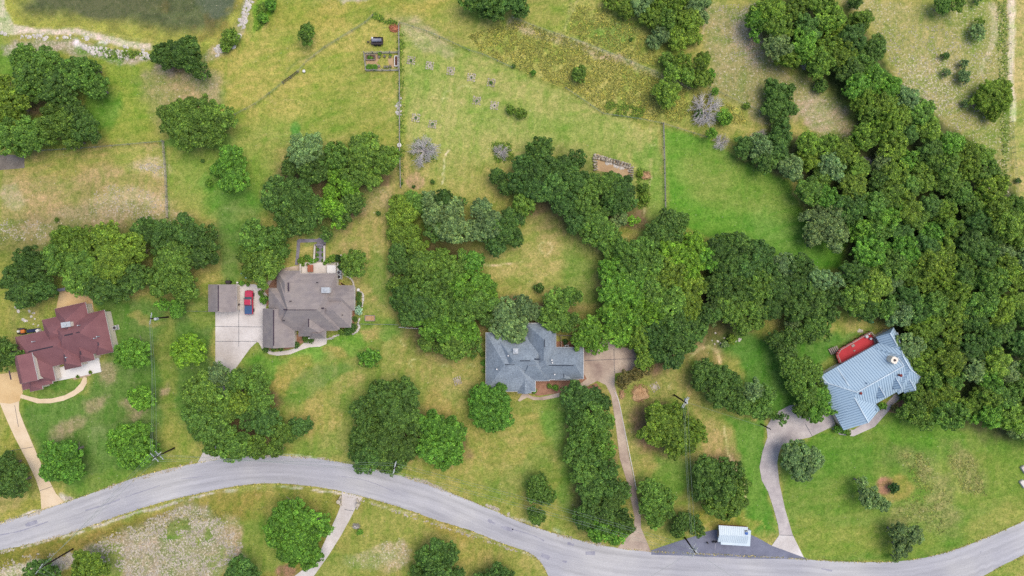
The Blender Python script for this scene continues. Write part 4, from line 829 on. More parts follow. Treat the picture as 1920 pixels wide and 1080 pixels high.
# patio furniture
o = G(584,503.5); t_ = empty('picnic_table', (o.x,o.y,.1), 'reddish wooden picnic table on the pale patio above the grey roof', 'table')
for k in (-1, 1): mb = MB(); mb.box((o.x+k*.34,o.y,.85),(.62,1.6,.07)); mb.build('tabletop_leaf', M['brown_wood'], t_)
for k in (-1, 1):
    mb = MB(); mb.box((o.x+k*.4,o.y+.5,.48),(.1,.1,.72)); mb.box((o.x+k*.4,o.y-.5,.48),(.1,.1,.72)); mb.build('leg', M['brown_wood'], t_)
o = G(623.5,505); t_ = empty('hot_tub', (o.x,o.y,.1), 'square hot tub under a white cover at the right end of the pale patio', 'hot tub')
mb = MB(); mb.cbox((o.x,o.y,.5),(1.95,1.75,.8),0,.15,1.0); mb.build('tub_shell', M['cream'], t_); mb = MB(); mb.cbox((o.x,o.y,.96),(2.05,1.85,.14),0,.15,.95); mb.build('cover', M['white'], t_)
for a, c_, lb in (((565,493),(565,513),'short pale wall along the left side of the patio'),((634.5,493),(636.5,520),'tall pale wall along the right side of the patio'),((592,459),(590,492),'low stone wall along the left side of the garden stair'),((609.5,459),(609.5,491),'low stone wall along the right side of the garden stair'),((592,459.5),(611,459.5),'dark stone curb across the top of the garden stair')):
    p, q = G(*a), G(*c_); mb = MB(); mm_ = (p+q)/2; mb.box((mm_.x,mm_.y,.35),((q-p).length,.28,.7),math.atan2((q-p).y,(q-p).x)); mb.box((mm_.x,mm_.y,.73),((q-p).length+.06,.36,.06),math.atan2((q-p).y,(q-p).x))
    tag(mb.build('garden_wall', M['limestone'] if 'curb' not in lb else M['flagstone'], origin=p), lb, 'low wall', 'low walls of the patio garden')
def stonewall(px, label, r=.28, mat='limestone', n=None, group='dry stone edgings', z=.25):
    pts = [G(*p) for p in catmull(px, 6)]; mb = MB(); k = 0
    for a, c_ in zip(pts[:-1], pts[1:]):
        L = (c_-a).length; m_ = max(1, int(L/(r*1.3)))
        for j in range(m_):
            p = a.lerp(c_, j/m_); k += 1
            mb.blob((p.x+random.uniform(-.08,.08), p.y+random.uniform(-.08,.08), z*.5), (r*random.uniform(.7,1.15), r*random.uniform(.6,1.0), z*random.uniform(.8,1.3)), k, .5, 1)
    return tag(mb.build('stone_edging', M[mat], origin=pts[0]), label, 'stone edging', group)
stonewall([(672,545),(680,551),(681,562),(679,575)], 'stone edging right of the round shrubs by the grey roof house')
stonewall([(674,598),(672,606),(673,614),(668,622),(660,627)], 'stone edging round the lowest shrubs of the grey roof house'); stonewall([(641,625),(630,630),(616,634)], 'stone edging between the shrubs and the porch of the grey roof house')
mb = MB(); w_ = [G(*p) for p in catmull([(640,478),(642,488),(641,495),(645,501),(644,510),(646,516),(656,521),(662,528),(664,540),(664.5,572)], 5)]
for a, c_ in zip(w_[:-1], w_[1:]): mb.box(((a+c_)/2)[:2]+(.2,), ((c_-a).length+.05,.3,.4), math.atan2((c_-a).y,(c_-a).x))
tag(mb.build('curved_curb', M['cream'], origin=w_[0]), 'pale curving curb round the bark bed right of the patio', 'curb')
# stone ruin above the oaks
def lowwall(a, c_, wd, hh, label, mat='stone'):
    p, q = G(*a), G(*c_); rz = math.atan2((q-p).y,(q-p).x); mb = MB(); L = (q-p).length; n = int(L/.55); k = random.random()*50; dv = (q-p)/n; nn = Vector((-dv.y,dv.x,0)).normalized()
    for i in range(n):
        for s_ in (-.33,.0,.33):
            c__ = p + dv*(i+random.random()*.4) + nn*wd*s_; k += 1
            mb.blob((c__.x,c__.y,hh*.3),(.34*random.uniform(.8,1.2),wd*.22*random.uniform(.8,1.3),hh*random.uniform(.5,.8)),k,.6,1)
    tag(mb.build('rubble_wall', M[mat], origin=p), label, 'rubble wall', 'rubble walls of the clay enclosure')
lowwall((1115,297),(1117,322),.9,.7,'short rubble wall on the left side of the bare clay enclosure'); lowwall((1114,293),(1150,303),1.0,.7,'rubble wall along the upper left edge of the bare clay enclosure'); lowwall((1150,303),(1184,313),1.1,.8,'rubble wall along the upper right edge of the bare clay enclosure'); lowwall((1184,313),(1182,340),.9,.7,'rubble wall down the right side of the bare clay enclosure')
# tree rings, raised frames
def ring(px, py, label, size=1.05, rz=0.0, stones=True):
    o = G(px, py); t = empty('tree_planter', (o.x,o.y,0), label, 'planter', 'square stone planters on the mown slope')
    for k in range(4):
        a = rz + k*math.pi/2; mb = MB(); c_, s_ = math.cos(a), math.sin(a)
        for j in range(4):
            t1 = -size*.75 + j*size*.5; mb.blob((o.x+c_*size*.8 - s_*t1+random.uniform(-.08,.08), o.y+s_*size*.8 + c_*t1+random.uniform(-.08,.08), .06),(.2*random.uniform(.7,1.2),.22*random.uniform(.7,1.3),.12),j+k*5+int(px),.5,1)
        mb.build('stone_side', M['stone'], t)
    mb = MB(); mb.cyl((o.x,o.y,.0),(o.x,o.y,.06),size*.62,size*.6,10); mb.build('soil', M['stone'], t)
    return o
RINGS = [(771,113,'left end of the upper row'),(806,123,'second in the upper row from its left end'),(845,133,'middle of the upper row'),(884,145,'second in the upper row from its right end'),(921,155,'right end of the upper row'),(894,189,'left one of the pair below the upper row'),(927,198,'right one of the pair below the upper row'),(780,221,'left one of the lower pair by the fence'),(811,233,'right one of the lower pair by the dead tree')]
for i, (x, y, wd) in enumerate(RINGS): ring(x, y, f'square stone planter, {wd}', .95, R(-8))
ring(858,714,'lone broken stone planter in the front lawn between the bush and the slate roof house',.9,R(20)); ring(1228,725.5,'pale square stone planter right of the straw coloured brush heap',.95,R(30))
o = G(694,596.5); t_ = empty('sandbox', (o.x,o.y,0), 'small framed rectangular bed of dry soil on the lawn right of the blue shrub', 'sandbox')
for dx, dy, sx, sy in ((0,.6,2.3,.14),(0,-.6,2.3,.14),(1.1,0,.14,1.06),(-1.1,0,.14,1.06)): mb = MB(); mb.box((o.x+dx,o.y+dy,.15),(sx,sy,.3)); mb.build('frame_board', M['weathered'], t_)
mb = MB(); mb.box((o.x,o.y,.1),(2.06,1.06,.1)); mb.build('soil', M['straw'], t_)
# ---------------------------------------------------------------- trees and shrubs
def rdir(n, zmin=-1.0):
    z = rng.uniform(zmin, 1, n); a = rng.uniform(0, 2*np.pi, n); r = np.sqrt(1-z*z)
    return np.stack([r*np.cos(a), r*np.sin(a), z], -1)
def leaf_mesh(name, P_, Nn, size, asp, clump, mat, bend=.0):
    n = len(P_); t = np.cross(Nn, rdir(n)); t /= np.linalg.norm(t, axis=1)[:, None]+1e-9; b_ = np.cross(Nn, t)
    L = (size*rng.uniform(.65, 1.35, n))[:, None]; W = L*asp*rng.uniform(.75, 1.3, n)[:, None]
    k = rng.uniform(.25, .75, n)[:, None]
    v = np.stack([P_-t*L*.5, P_+b_*W*.5+t*L*(k-.5)*.5, P_+t*L*.5, P_-b_*W*.5+t*L*(k-.5)*.5], 1).reshape(-1, 3)
    me = bpy.data.meshes.new(name)
    me.vertices.add(4*n); me.vertices.foreach_set('co', v.astype(np.float32).ravel())
    me.loops.add(4*n); me.loops.foreach_set('vertex_index', np.arange(4*n, dtype=np.int32))
    me.polygons.add(n); me.polygons.foreach_set('loop_start', np.arange(0, 4*n, 4, dtype=np.int32)); me.update(calc_edges=True)
    at = me.attributes.new('leafvar', 'FLOAT_COLOR', 'FACE')
    at.data.foreach_set('color', np.stack([clump, rng.random(n), np.zeros(n), np.ones(n)], -1).astype(np.float32).ravel())
    me.materials.append(mat); return me
def crown(name, Rr, flat, nl, dens, leaf, asp, mat, ragged=.25, round_=False, lobe=.36):
    i = np.arange(nl); z = 1 - (i+.5)/nl*1.25; a = i*2.39996 + rng.uniform(-.3, .3, nl); r = np.sqrt(np.clip(1-z*z, 0, 1))
    rad = (.68 if not round_ else .6)*rng.uniform(.62, 1.2, nl)
    c = np.stack([r*np.cos(a)*rad, r*np.sin(a)*rad, z*rad*flat], -1)*Rr
    lr = Rr*lobe*rng.uniform(.75, 1.25, nl)
    P_ = []; Nn = []; Cl = []
    for k in range(nl):
        ns = 15; d_ = rdir(ns, -.25); sc_ = c[k] + d_*lr[k]*rng.uniform(.6, 1.02, ns)[:, None]; sr = lr[k]*.33*rng.uniform(.55, 1.45, ns); lb = rng.normal(0, .16)
        for j in range(ns):
            m_ = max(12, int(dens*1.15*sr[j]**2)); q = rdir(m_, -.45); rr = sr[j]*(1-rng.random(m_)**2*.35+rng.normal(0, ragged*.35, m_))
            p = sc_[j] + q*rr[:, None]*[1, 1, .85]; P_.append(p)
            nn = q*.75 + rdir(m_)*.65 + [0, 0, .35]; Nn.append(nn/np.linalg.norm(nn, axis=1)[:, None]); Cl.append(np.full(m_, np.clip(.5+lb*.8+rng.normal(0, .17), 0, 1)))
    return leaf_mesh(name, np.concatenate(P_), np.concatenate(Nn), leaf, asp, np.concatenate(Cl), mat)
def trunk(name, Rr, hc, n=6, rad=None):
    mb = MB(); rad = rad or .05*Rr+.08; mb.cyl((0,0,-.1),(.05*Rr,0,hc*.55), rad*1.25, rad*.85, 9, False)
    for k in range(n):
        a = k*2*math.pi/n+random.uniform(-.4,.4); e = random.uniform(.5,.92)*Rr; p = Vector((.05*Rr,0,hc*random.uniform(.4,.55)))
        m1 = p + Vector((math.cos(a)*e*.5, math.sin(a)*e*.5, hc*.22)); q_ = p + Vector((math.cos(a+.3)*e, math.sin(a+.3)*e, hc*random.uniform(.3,.6)))
        mb.cyl(p, m1, rad*.55, rad*.4, 6, False); mb.cyl(m1, q_, rad*.4, rad*.12, 5, False)
        mb.cyl(m1, m1+Vector((math.cos(a-.8)*e*.4, math.sin(a-.8)*e*.4, hc*.3)), rad*.3, rad*.08, 5, False)
    o = mb.build(name, M['bark']); me = o.data; bpy.data.objects.remove(o); return me
def dead(name, Rr):
    mb = MB()
    def grow(p, d_, L, r, lv):
        q_ = p + d_*L; mb.cyl(p, q_, r, r*.6, 5 if lv < 2 else 3, False)
        if lv < 4:
            for k in range(3 if lv < 3 else 2):
                v = Vector((random.gauss(0,1), random.gauss(0,1), random.gauss(0,.8))); grow(p.lerp(q_, random.uniform(.45,1)), (d_ + v*.42).normalized(), L*random.uniform(.55,.85), r*.6, lv+1)
    for k in range(20):
        a = k*2.4+random.uniform(-.3,.3); el = random.uniform(.25,1.1); grow(Vector((0,0,.3)), Vector((math.cos(a)*math.cos(el), math.sin(a)*math.cos(el), math.sin(el))), Rr*.42, .085, 0)
    o = mb.build(name, M['dead_wood']); me = o.data; bpy.data.objects.remove(o); return me
OAK = {}; JUN = {}; SHR = {}
for Rr, nv, nl in ((1.3,3,7),(2.4,4,11),(3.6,5,17),(5.0,5,24)):
    OAK[Rr] = [(crown('oak_leaves', Rr, .62, nl+random.randint(-2,2), 300, .34 if Rr > 2 else .26, .6, M['leaf'], lobe=.38 if Rr < 3 else (.33 if Rr < 4.5 else .29)), trunk('oak_limbs', Rr, Rr*.8+1.4)) for _ in range(nv)]
for Rr, nv, nl in ((1.2,3,8),(2.2,5,14),(3.2,4,20)):
    JUN[Rr] = [(crown('juniper_sprays', Rr, .95, nl+random.randint(-2,2), 400, .34 if Rr > 2 else .26, .38, M['needle'], .5, True, .34), trunk('juniper_stem', Rr, Rr*.8+1.2, 4)) for _ in range(nv)]
SHR[1.0] = [(crown('shrub_leaves', 1.0, .8, 9, 500, .2, .6, M['leaf'], .2, True, .42), trunk('shrub_stem', 1.0, .9, 4, .05)) for _ in range(3)]
DEAD = [dead('dead_limbs', 3.0) for _ in range(3)]
def F(r, g, b): return lin((r, g, b))
TONE = {'dark': (F(80,112,52),'dark green'), 'mid': (F(96,129,55),'mid green'), 'light': (F(108,148,48),'bright green'), 'grey': (F(110,136,86),'grey green'), 'fresh': (F(98,141,53),'fresh green'),
        'olive': (F(104,132,50),'olive green'), 'blue': (F(150,176,160),'blue grey'), 'brown': (F(110,108,66),'brownish green'), 'deep': (F(52,86,42),'deep green')}
CAT = {'oak': ('oak_tree','tree','broad leafy'), 'juniper': ('juniper_tree','tree','bushy juniper'), 'shrub': ('garden_shrub','shrub','rounded leafy'), 'dead': ('dead_tree','dead tree','bare grey')}
def tree(px, py, r, kind, tone, label, group=None, squash=1.0, lobes=()):
    Rm = r*K*.985; nm, cat, _ = CAT[kind]; table = {'oak': OAK, 'juniper': JUN, 'shrub': SHR}.get(kind)
    if kind == 'dead':
        hc = Rm*.5; p = G(px, py, hc); t = empty(nm, (p.x,p.y,0), label, cat, group); s = Rm/2.7
        inst('bare_branches', random.choice(DEAD), t, (0,0,0), (0,0,random.uniform(0,6)), (s,s,s*.8)); return t
    base = TONE[tone][0]; v = random.uniform(.88,1.13); w_ = random.uniform(.93,1.08); t = None; cr = None
    for n_, (x, y, rr_) in enumerate(((px, py, r),) + tuple(lobes)):
        Rm = rr_*K*.985; key = min(table, key=lambda k_: abs(math.log(k_/Rm))); cm, tm = random.choice(table[key]); s = Rm/key/1.025
        h0 = {'oak': key*.8+1.4, 'juniper': key*.8+1.2, 'shrub': .7}[kind]; hc = (h0 if kind != 'juniper' else key*.62+.25+max(0, Rm-2.2)*.6)*s*random.uniform(.94,1.14)
        p = G(x, y, hc)
        if t is None: t = empty(nm, (p.x,p.y,0), label, cat, group); tx, ty = p.x, p.y
        ang = random.uniform(0, 6.28); u = random.uniform(.93,1.07); colr = (base[0]*v*w_*u, base[1]*v*u, base[2]*v/w_*u)
        sc_ = (s*random.uniform(.9,1.1),s*random.uniform(.9,1.1)*squash,s*random.uniform(.9,1.15))
        tk = inst('trunk', tm, t, (p.x-tx,p.y-ty,0), (0,0,ang), (s,s,hc/h0))
        if n_ == 0: cr = inst('crown', cm, t, (0,0,hc), (0,0,ang), sc_, colr); c0 = Vector((p.x,p.y,hc)); q0 = (ang, sc_)
        else:
            o = inst('crown_lobe', cm, cr, color=colr)
            from mathutils import Matrix, Euler
            Mp = Matrix.LocRotScale(c0, Euler((0,0,q0[0])), Vector(q0[1]))
            o.matrix_parent_inverse = Mp.inverted(); o.location = (p.x,p.y,hc); o.rotation_euler = (0,0,ang); o.scale = sc_
    return t
def cellname(x, y, x0, x1, y0, y1):
    u = (x-x0)/(x1-x0+1e-6); v = (y-y0)/(y1-y0+1e-6)
    if x1-x0 < 12: u = .5
    if y1-y0 < 12: v = .5
    h = 'left' if u < .34 else ('right' if u > .66 else ''); k = 'top' if v < .34 else ('bottom' if v > .66 else '')
    return ' '.join(q for q in (k, h) if q) or 'centre'
def cluster(where, group, items, kind='oak', tone='mid', per=3):
    its = [tuple(i)+((kind,) if len(i) < 5 else ()) if len(i) >= 4 else (i[0], i[1], i[2], tone, kind) for i in items]
    left = sorted(its, key=lambda i: (-i[2], i[0])); trees = []
    while left:
        a = left.pop(0); mem = [a]
        while len(mem) < per and left:
            near = [i for i in left if i[4] == a[4] and (per > 9 or (i[3] == a[3] or not {i[3], a[3]} & {'light','grey'}))]
            if not near: break
            dd = lambda i: min(math.hypot(i[0]-m_[0], i[1]-m_[1]) for m_ in mem)
            b_ = min(near, key=dd)
            if dd(b_) > (46 if per < 10 else 90): break
            mem.append(b_); left.remove(b_)
        trees.append(mem)
    if len(trees) == 1:
        m_ = trees[0]; a = m_[0]; tree(a[0], a[1], a[2], a[4], a[3], where, group, 1.0, [i[:3] for i in m_[1:]]); return
    cx = lambda m_: (sum(i[0] for i in m_)/len(m_), sum(i[1] for i in m_)/len(m_))
    cs_ = [cx(m_) for m_ in trees]; xs = [c_[0] for c_ in cs_]; ys = [c_[1] for c_ in cs_]; cells = {}
    for m_ in trees: cells.setdefault(cellname(*cx(m_), min(xs), max(xs), min(ys), max(ys)), []).append(m_)
    for cell, l in cells.items():
        l.sort(key=lambda m_: cx(m_)[1])
        for k, m_ in enumerate(l):
            a = m_[0]; q = '' if len(l) == 1 else ('upper ', 'lower ')[k] if len(l) == 2 else ('topmost ', 'second highest ', 'third highest ', 'fourth highest ', 'fifth highest ')[min(k, 4)]
            nmk = {'oak': 'oak', 'juniper': 'juniper'}[a[4]]
            lb = f'{q}{TONE[a[3]][1]} {nmk}, {cell} part of {where}'
            if len(lb.split()) > 16: print('LONG', len(lb.split()), lb)
            tree(a[0], a[1], a[2], a[4], a[3], lb, group, 1.0, [i[:3] for i in m_[1:]])
def one(x, y, r, label, kind='oak', tone='mid', squash=1.0): tree(x, y, r, kind, tone, label, None, squash)
J = 'juniper'
cluster('the big clump below the pond', 'oaks of the big clump below the pond', [(48,106,26),(92,118,30),(148,136,34),(183,165,26,'dark'),(62,158,34),(112,172,34,'dark'),(24,196,32,'olive'),(12,252,34,'olive'),(62,255,36),(112,236,38),(160,240,30),(176,128,18,'dark'),(40,282,16),(140,262,20),(24,228,24),(96,212,18),(142,206,22,'dark'),(10,162,22)])
cluster('lone dark oak standing on the pond bank', None, per=99, items=[(308,103,26,'dark'),(352,105,32,'dark'),(376,134,20,'dark')])
cluster('wide round dark oak below the brown bare ground near the pond', None, per=99, items=[(332,222,38),(372,214,38,'dark'),(408,226,34,'dark'),(352,252,32),(400,254,28)])
cluster('loose fresh green oak alone between timber fence and the large dark clump', None, per=99, items=[(436,303,28,'fresh'),(412,318,18,'fresh'),(438,338,28,'fresh')])
cluster('the clump above the grey roof house', 'oaks of the clump above the grey roof house', [(572,282,36,'grey'),(548,310,22,'dark'),(590,318,32,'dark'),(525,368,34,'dark'),(560,362,36,'dark'),(548,405,34,'dark'),(585,395,30,'dark'),(634,292,32),(682,286,32),(722,302,30),(668,328,30),(700,336,20),(640,405,22,'fresh'),(664,380,24,'dark'),(575,425,20,'dark'),(612,440,0.1*0+14,'dark')])
cluster('bright yellow green tree standing in the dark clump above the grey roof house', None, per=99, items=[(630,330,20,'light'),(655,350,22,'light'),(622,362,18,'light'),(612,388,22,'light'),(636,394,22,'light'),(634,420,14,'light')])
cluster('the clump above the detached garage', 'oaks above the detached garage', [(482,446,32),(515,445,24,'dark'),(525,470,22),(470,478,26),(500,500,32),(468,510,20)])
one(664,492,27,'single mid green oak right of the white hot tub and patio')
cluster('the belt above the red roof house', 'oaks of the belt above the red roof house', [(62,498,36,'dark'),(30,520,28,'dark'),(48,548,30,'dark'),(86,545,26,'dark'),(122,448,30,'olive'),(118,488,34,'olive'),(165,452,30,'olive'),(160,495,36),(148,525,30),(205,448,34),(214,490,38,'olive'),(196,535,34,'dark'),(250,470,38),(252,520,30,'dark'),(274,434,26,'dark'),(312,442,36,'dark'),(356,440,32,'dark'),(330,490,38),(382,474,32,'dark'),(306,525,34),(346,536,30),(396,440,18,'dark'),(334,578,18,'fresh'),(305,572,14,'fresh'),(225,548,22,'dark')])
one(10,664,34,'dark green oak touching the left end of the red roof house',tone='dark'); one(251,660,36,'fresh green oak between the red roof house and the power lines',tone='fresh')
one(358,656,32,'bright yellow green round tree left of the concrete drive',tone='light'); one(268,744,27,'compact round oak beside the power lines below the red roof house',tone='fresh')
cluster('fresh green oak behind the utility pole at the left road bend', None, per=99, items=[(232,822,32,'fresh'),(262,812,26,'fresh'),(255,848,34,'fresh'),(282,838,20,'fresh')])
cluster('dense oak with a gap at its left side right of the cream drive', None, per=99, items=[(104,848,24,'dark'),(134,846,24,'fresh'),(100,880,24,'fresh'),(136,880,28,'fresh')])
cluster('dark oak cut by the left frame edge beside the cream drive', None, per=99, items=[(16,872,26,'dark'),(32,905,28,'dark'),(8,912,24)])
one(168,1063,34,'round olive green oak beside the lower left utility pole',tone='olive'); one(82,1080,34,'dark oak cut by the frame under the lower left pole',tone='dark'); one(458,1076,34,'dark oak at the frame edge below the flowery rocky patch',tone='dark')
cluster('big fresh green oak left of the lower drive across the road', None, per=99, items=[(545,965,38,'fresh'),(586,985,34,'fresh'),(528,995,34,'fresh'),(566,1012,40,'fresh'),(582,1040,28,'fresh'),(548,1032,28,'fresh')])
one(675,997,6,'tiny green shrub by the stump beside the lower drive','shrub','fresh')
cluster('the loose clump over the grey house drive', 'oaks over the drive of the grey roof house', [(372,730,32,'dark'),(412,705,28,'grey'),(398,748,34),(446,712,24),(484,718,28),(370,778,30),(402,800,34),(448,752,24,'olive'),(490,752,26,'olive'),(455,768,20),(470,792,20),(440,832,32,'dark'),(482,836,28),(500,790,30,'dark'),(526,812,28,'olive'),(556,802,22,'dark'),(574,798,16,'dark'),(402,838,22),(420,770,26,'olive'),(520,838,22)])
one(693,672,20,'small perfectly round green bush alone in the front lawn','shrub','fresh')
cluster('the large dark group above the road', 'oaks above the middle of the road', per=4, items=[(718,735,32,'dark'),(760,738,30,'dark'),(692,775,32,'dark'),(740,775,36,'dark'),(685,820,34,'dark'),(728,820,38,'dark'),(770,790,28),(690,856,32,'dark'),(736,858,30,'dark'),(768,838,26),(670,850,18,'dark')])
cluster('brighter green oak right of the large dark oaks above the road', None, per=99, items=[(812,795,28,'fresh'),(845,808,30,'fresh'),(812,835,30,'fresh'),(848,848,28,'fresh'),(832,868,18,'light')])
cluster('the edge left of the clearing', 'junipers of the edge left of the clearing', [(748,386,22,'olive',J),(770,372,18,'olive',J),(742,410,20,'dark',J),(768,402,22,'olive',J),(745,440,22,'mid',J),(772,436,22,'olive',J),(748,470,22,'dark',J),(782,462,24,'olive',J),(742,500,20,'dark',J),(768,500,24,'dark',J),(742,532,20,'mid',J),(792,384,20,'mid',J)])
cluster('the grey green pair left of the clearing', 'grey green oaks by the clearing', per=4, items=[(806,376,20,'grey'),(830,372,22,'dark'),(820,402,30,'grey'),(850,392,24,'grey'),(846,430,32,'grey'),(868,378,10,'dark'),(820,432,24,'dark')])
cluster('the mass left of the slate roof', 'oaks of the mass left of the slate roof house', [(790,500,28),(826,488,26,'fresh'),(858,500,28,'fresh'),(884,494,24,'fresh'),(798,536,32),(834,530,30),(868,538,32,'fresh'),(902,532,26),(756,560,28,'mid'),(790,574,32,'dark'),(826,572,32),(862,580,32),(896,568,30),(918,555,20),(808,610,30,'fresh'),(842,616,30,'dark'),(874,622,28),(852,648,28),(884,648,22),(800,644,18,'dark'),(828,650,18),(766,592,20,'dark'),(914,598,18,'dark'),(766,534,20,'dark')])
cluster('the loose group above the clearing', 'grey green oaks above the clearing', [(902,396,24,'grey'),(888,430,22,'grey'),(924,425,30,'grey'),(950,430,30,'dark'),(930,455,24,'dark'),(962,410,22,'dark'),(968,448,18,'dark')])
cluster('small dark oak just below the brush heap ring', None, per=99, items=[(934,332,18,'dark'),(952,352,18,'dark')])
cluster('the arc above the clearing', 'oaks of the arc above the clearing', [(1012,282,28,'dark'),(984,312,26,'dark'),(1018,316,30,'dark'),(1052,318,28,'dark'),(1080,302,22,'dark'),(972,344,24,'dark'),(1002,354,30,'dark'),(1040,352,30,'dark'),(1078,340,30,'dark'),(982,384,26,'mid'),(1062,382,30,'dark'),(1098,376,32,'mid'),(1110,344,22,'dark'),(1140,346,26,'dark'),(1165,352,26,'dark'),(1150,378,28,'dark'),(1176,380,22,'dark'),(1082,410,26),(1116,412,28),(1138,440,28),(1112,438,24),(1162,410,18,'grey'),(1148,462,26)])
one(1186,414,13,'small bright yellow green tree at the end of the clay bed','oak','light')
one(1210,372,10,'weedy green shrub right of the clay enclosure','shrub','olive'); one(1206,352,11,'larger weedy shrub right of the clay enclosure above the other','shrub','mid'); one(1199,326,7,'tiny weedy shrub at the upper right of the clay enclosure','shrub','olive')
cluster('the wide mass right of the clearing', 'oaks of the mass right of the clearing', [(1252,414,24,'dark'),(1274,416,20,'mid'),(1232,438,26,'dark'),(1262,440,22,'fresh'),(1170,478,32),(1204,468,28,'mid'),(1146,508,30,'fresh'),(1184,508,32),(1150,546,32,'fresh'),(1184,548,32,'fresh'),(1150,588,30,'dark'),(1186,590,32,'fresh'),(1222,500,30),(1222,540,32),(1262,480,30,'light'),(1298,462,28,'light'),(1292,500,32,'light'),(1326,486,26,'fresh'),(1258,520,32,'olive'),(1292,540,30,'mid'),(1256,562,32,'olive'),(1222,580,30,'light'),(1160,622,28,'olive'),(1196,630,30,'olive'),(1230,626,28,'dark'),(1262,604,30,'dark'),(1296,580,28,'dark'),(1300,616,26,'dark'),(1328,588,24,'mid'),(1262,640,26,'dark'),(1290,648,18,'dark'),(1230,664,20,'brown'),(1198,650,16,'olive'),(1262,672,24,'olive'),(1208,676,20,'brown')])
cluster('the belt below the bright field', 'trees of the belt below the bright field', [(1352,468,28,'dark'),(1382,464,30,'dark'),(1418,474,28,'dark'),(1360,500,30,'dark'),(1398,502,32,'dark'),(1434,504,28,'dark'),(1468,500,26,'grey'),(1496,502,26,'dark'),(1346,538,30,'mid'),(1382,542,32,'dark'),(1420,540,32,'mid'),(1456,538,30,'dark'),(1492,540,30,'mid'),(1526,524,28,'grey'),(1556,528,24,'grey'),(1374,578,30,'mid'),(1412,574,28,'fresh'),(1446,574,26,'mid'),(1488,578,28,'dark'),(1524,566,28),(1560,556,24,'dark'),(1340,572,24,'fresh'),(1390,608,20,'fresh'),(1420,604,16,'mid'),(1526,596,22,'mid'),(1484,604,16,'grey'),(1556,590,20,'dark'),(1340,596,14,'grey')])
cluster('the loose group over the slate roof', 'oaks over the slate roof', [(948,586,28,'grey'),(975,572,24,'grey'),(938,612,22,'grey'),(966,618,26,'grey'),(1046,566,26,'mid'),(1072,556,22,'mid'),(1038,598,26,'mid'),(1066,604,24,'mid'),(1000,585,20,'grey')])
cluster('dense fresh green tree between slate roof and brown drive court', None, per=99, items=[(1108,612,24,'fresh'),(1092,634,22,'fresh'),(1118,638,24,'fresh'),(1108,652,14,'fresh')])
one(1010,540,12,'small dark shrub at the bottom of the round clearing','shrub','dark')
cluster('round green oak touching the lower left corner of the slate roof', None, per=99, items=[(902,745,28,'grey'),(930,748,30,'fresh'),(905,775,26,'dark'),(938,778,26,'mid'),(920,795,18,'mid')])
cluster('the row left of the brown drive', 'oaks of the row left of the brown drive', [(1080,742,28,'dark'),(1110,748,24,'dark'),(1130,752,18,'dark'),(1082,776,26,'dark'),(1116,784,30,'mid'),(1136,792,18,'dark'),(1088,812,28,'mid'),(1126,820,22,'dark'),(1076,846,24),(1106,848,28,'mid'),(1138,846,18,'fresh'),(1096,882,26,'mid'),(1134,880,28,'dark'),(1112,912,28,'dark'),(1146,908,24,'mid'),(1108,938,22,'dark'),(1148,938,26,'dark'),(1168,920,18,'dark'),(1100,968,26,'fresh'),(1138,968,28,'dark'),(1168,972,24,'olive'),(1120,995,24,'fresh'),(1152,1002,22,'olive'),(1174,990,16,'olive')])
cluster('thin oak on the road verge under the wires', None, per=99, items=[(1008,908,22,'mid'),(1024,928,22,'mid'),(1000,928,18,'dark'),(1006,964,20,'dark')])
cluster('mid green oak just right of the lower brown drive', None, per=99, items=[(1220,918,26,'mid'),(1246,930,22,'mid'),(1222,948,28,'mid'),(1248,955,20,'grey'),(1228,975,20,'mid')])
cluster('dark low oak round the pole at the left end of the lay-by', None, per=99, items=[(1276,978,20,'dark'),(1298,978,16,'dark'),(1268,995,16,'dark'),(1308,992,15,'fresh')])
cluster('spiky olive green oak just below the double transformer pole', None, per=99, items=[(1236,780,30,'olive'),(1268,776,24,'olive'),(1228,812,26,'olive'),(1262,812,32,'olive'),(1298,808,26,'grey'),(1262,842,20,'olive'),(1312,818,14,'grey'),(1284,835,22,'mid')])
cluster('the dark pair above the white kiosk', 'oaks above the white kiosk', per=5, items=[(1322,880,28,'dark'),(1350,878,24,'mid'),(1374,884,22,'dark'),(1320,910,28,'mid'),(1350,914,30,'dark'),(1384,908,22,'dark'),(1340,944,26,'mid'),(1372,942,26,'dark'),(1362,962,14,'mid')])
cluster('dense dark oak just below right of the mown circle', None, per=99, items=[(1318,692,22,'dark'),(1316,716,22,'dark'),(1348,706,28,'dark'),(1350,738,28,'mid'),(1376,722,22,'dark'),(1378,752,22,'mid')])
cluster('the thin group above the metal house drive', 'thin oaks above the metal house drive', [(1408,732,24,'grey'),(1436,742,20,'mid'),(1396,760,20,'mid'),(1426,768,22,'mid'),(1452,778,10,'fresh'),(1466,786,12,'dark')])
cluster('the row left of the metal roof', 'oaks left of the blue metal roof', [(1452,640,22,'dark'),(1478,632,24,'dark'),(1470,658,22,'dark'),(1532,610,24,'mid'),(1512,624,22,'dark'),(1544,628,14,'fresh'),(1478,690,22,'mid'),(1504,690,24,'mid'),(1490,716,24,'mid'),(1526,700,20,'dark'),(1540,722,16,'dark'),(1510,738,26,'mid'),(1538,748,22,'dark'),(1500,768,20,'mid'),(1528,774,22,'fresh'),(1552,770,14,'mid')])
cluster('grey green oak in the crook of the metal house drive', None, [(1488,856,28),(1520,860,26),(1504,884,24)], tone='grey', per=99)
cluster('wispy grey green oak left of the tiny dark round shrub', None, [(1626,930,22),(1615,905,14),(1652,944,16)], tone='grey', per=99)
one(1675,915,12,'tiny dark round shrub with a brown bare spot in the right lawn','shrub','deep')
cluster('wispy grey green oak reaching the road edge at the right bend', None, [(1682,1000,22),(1712,1004,20),(1690,1028,20),(1679,1046,9)], tone='grey', per=99)
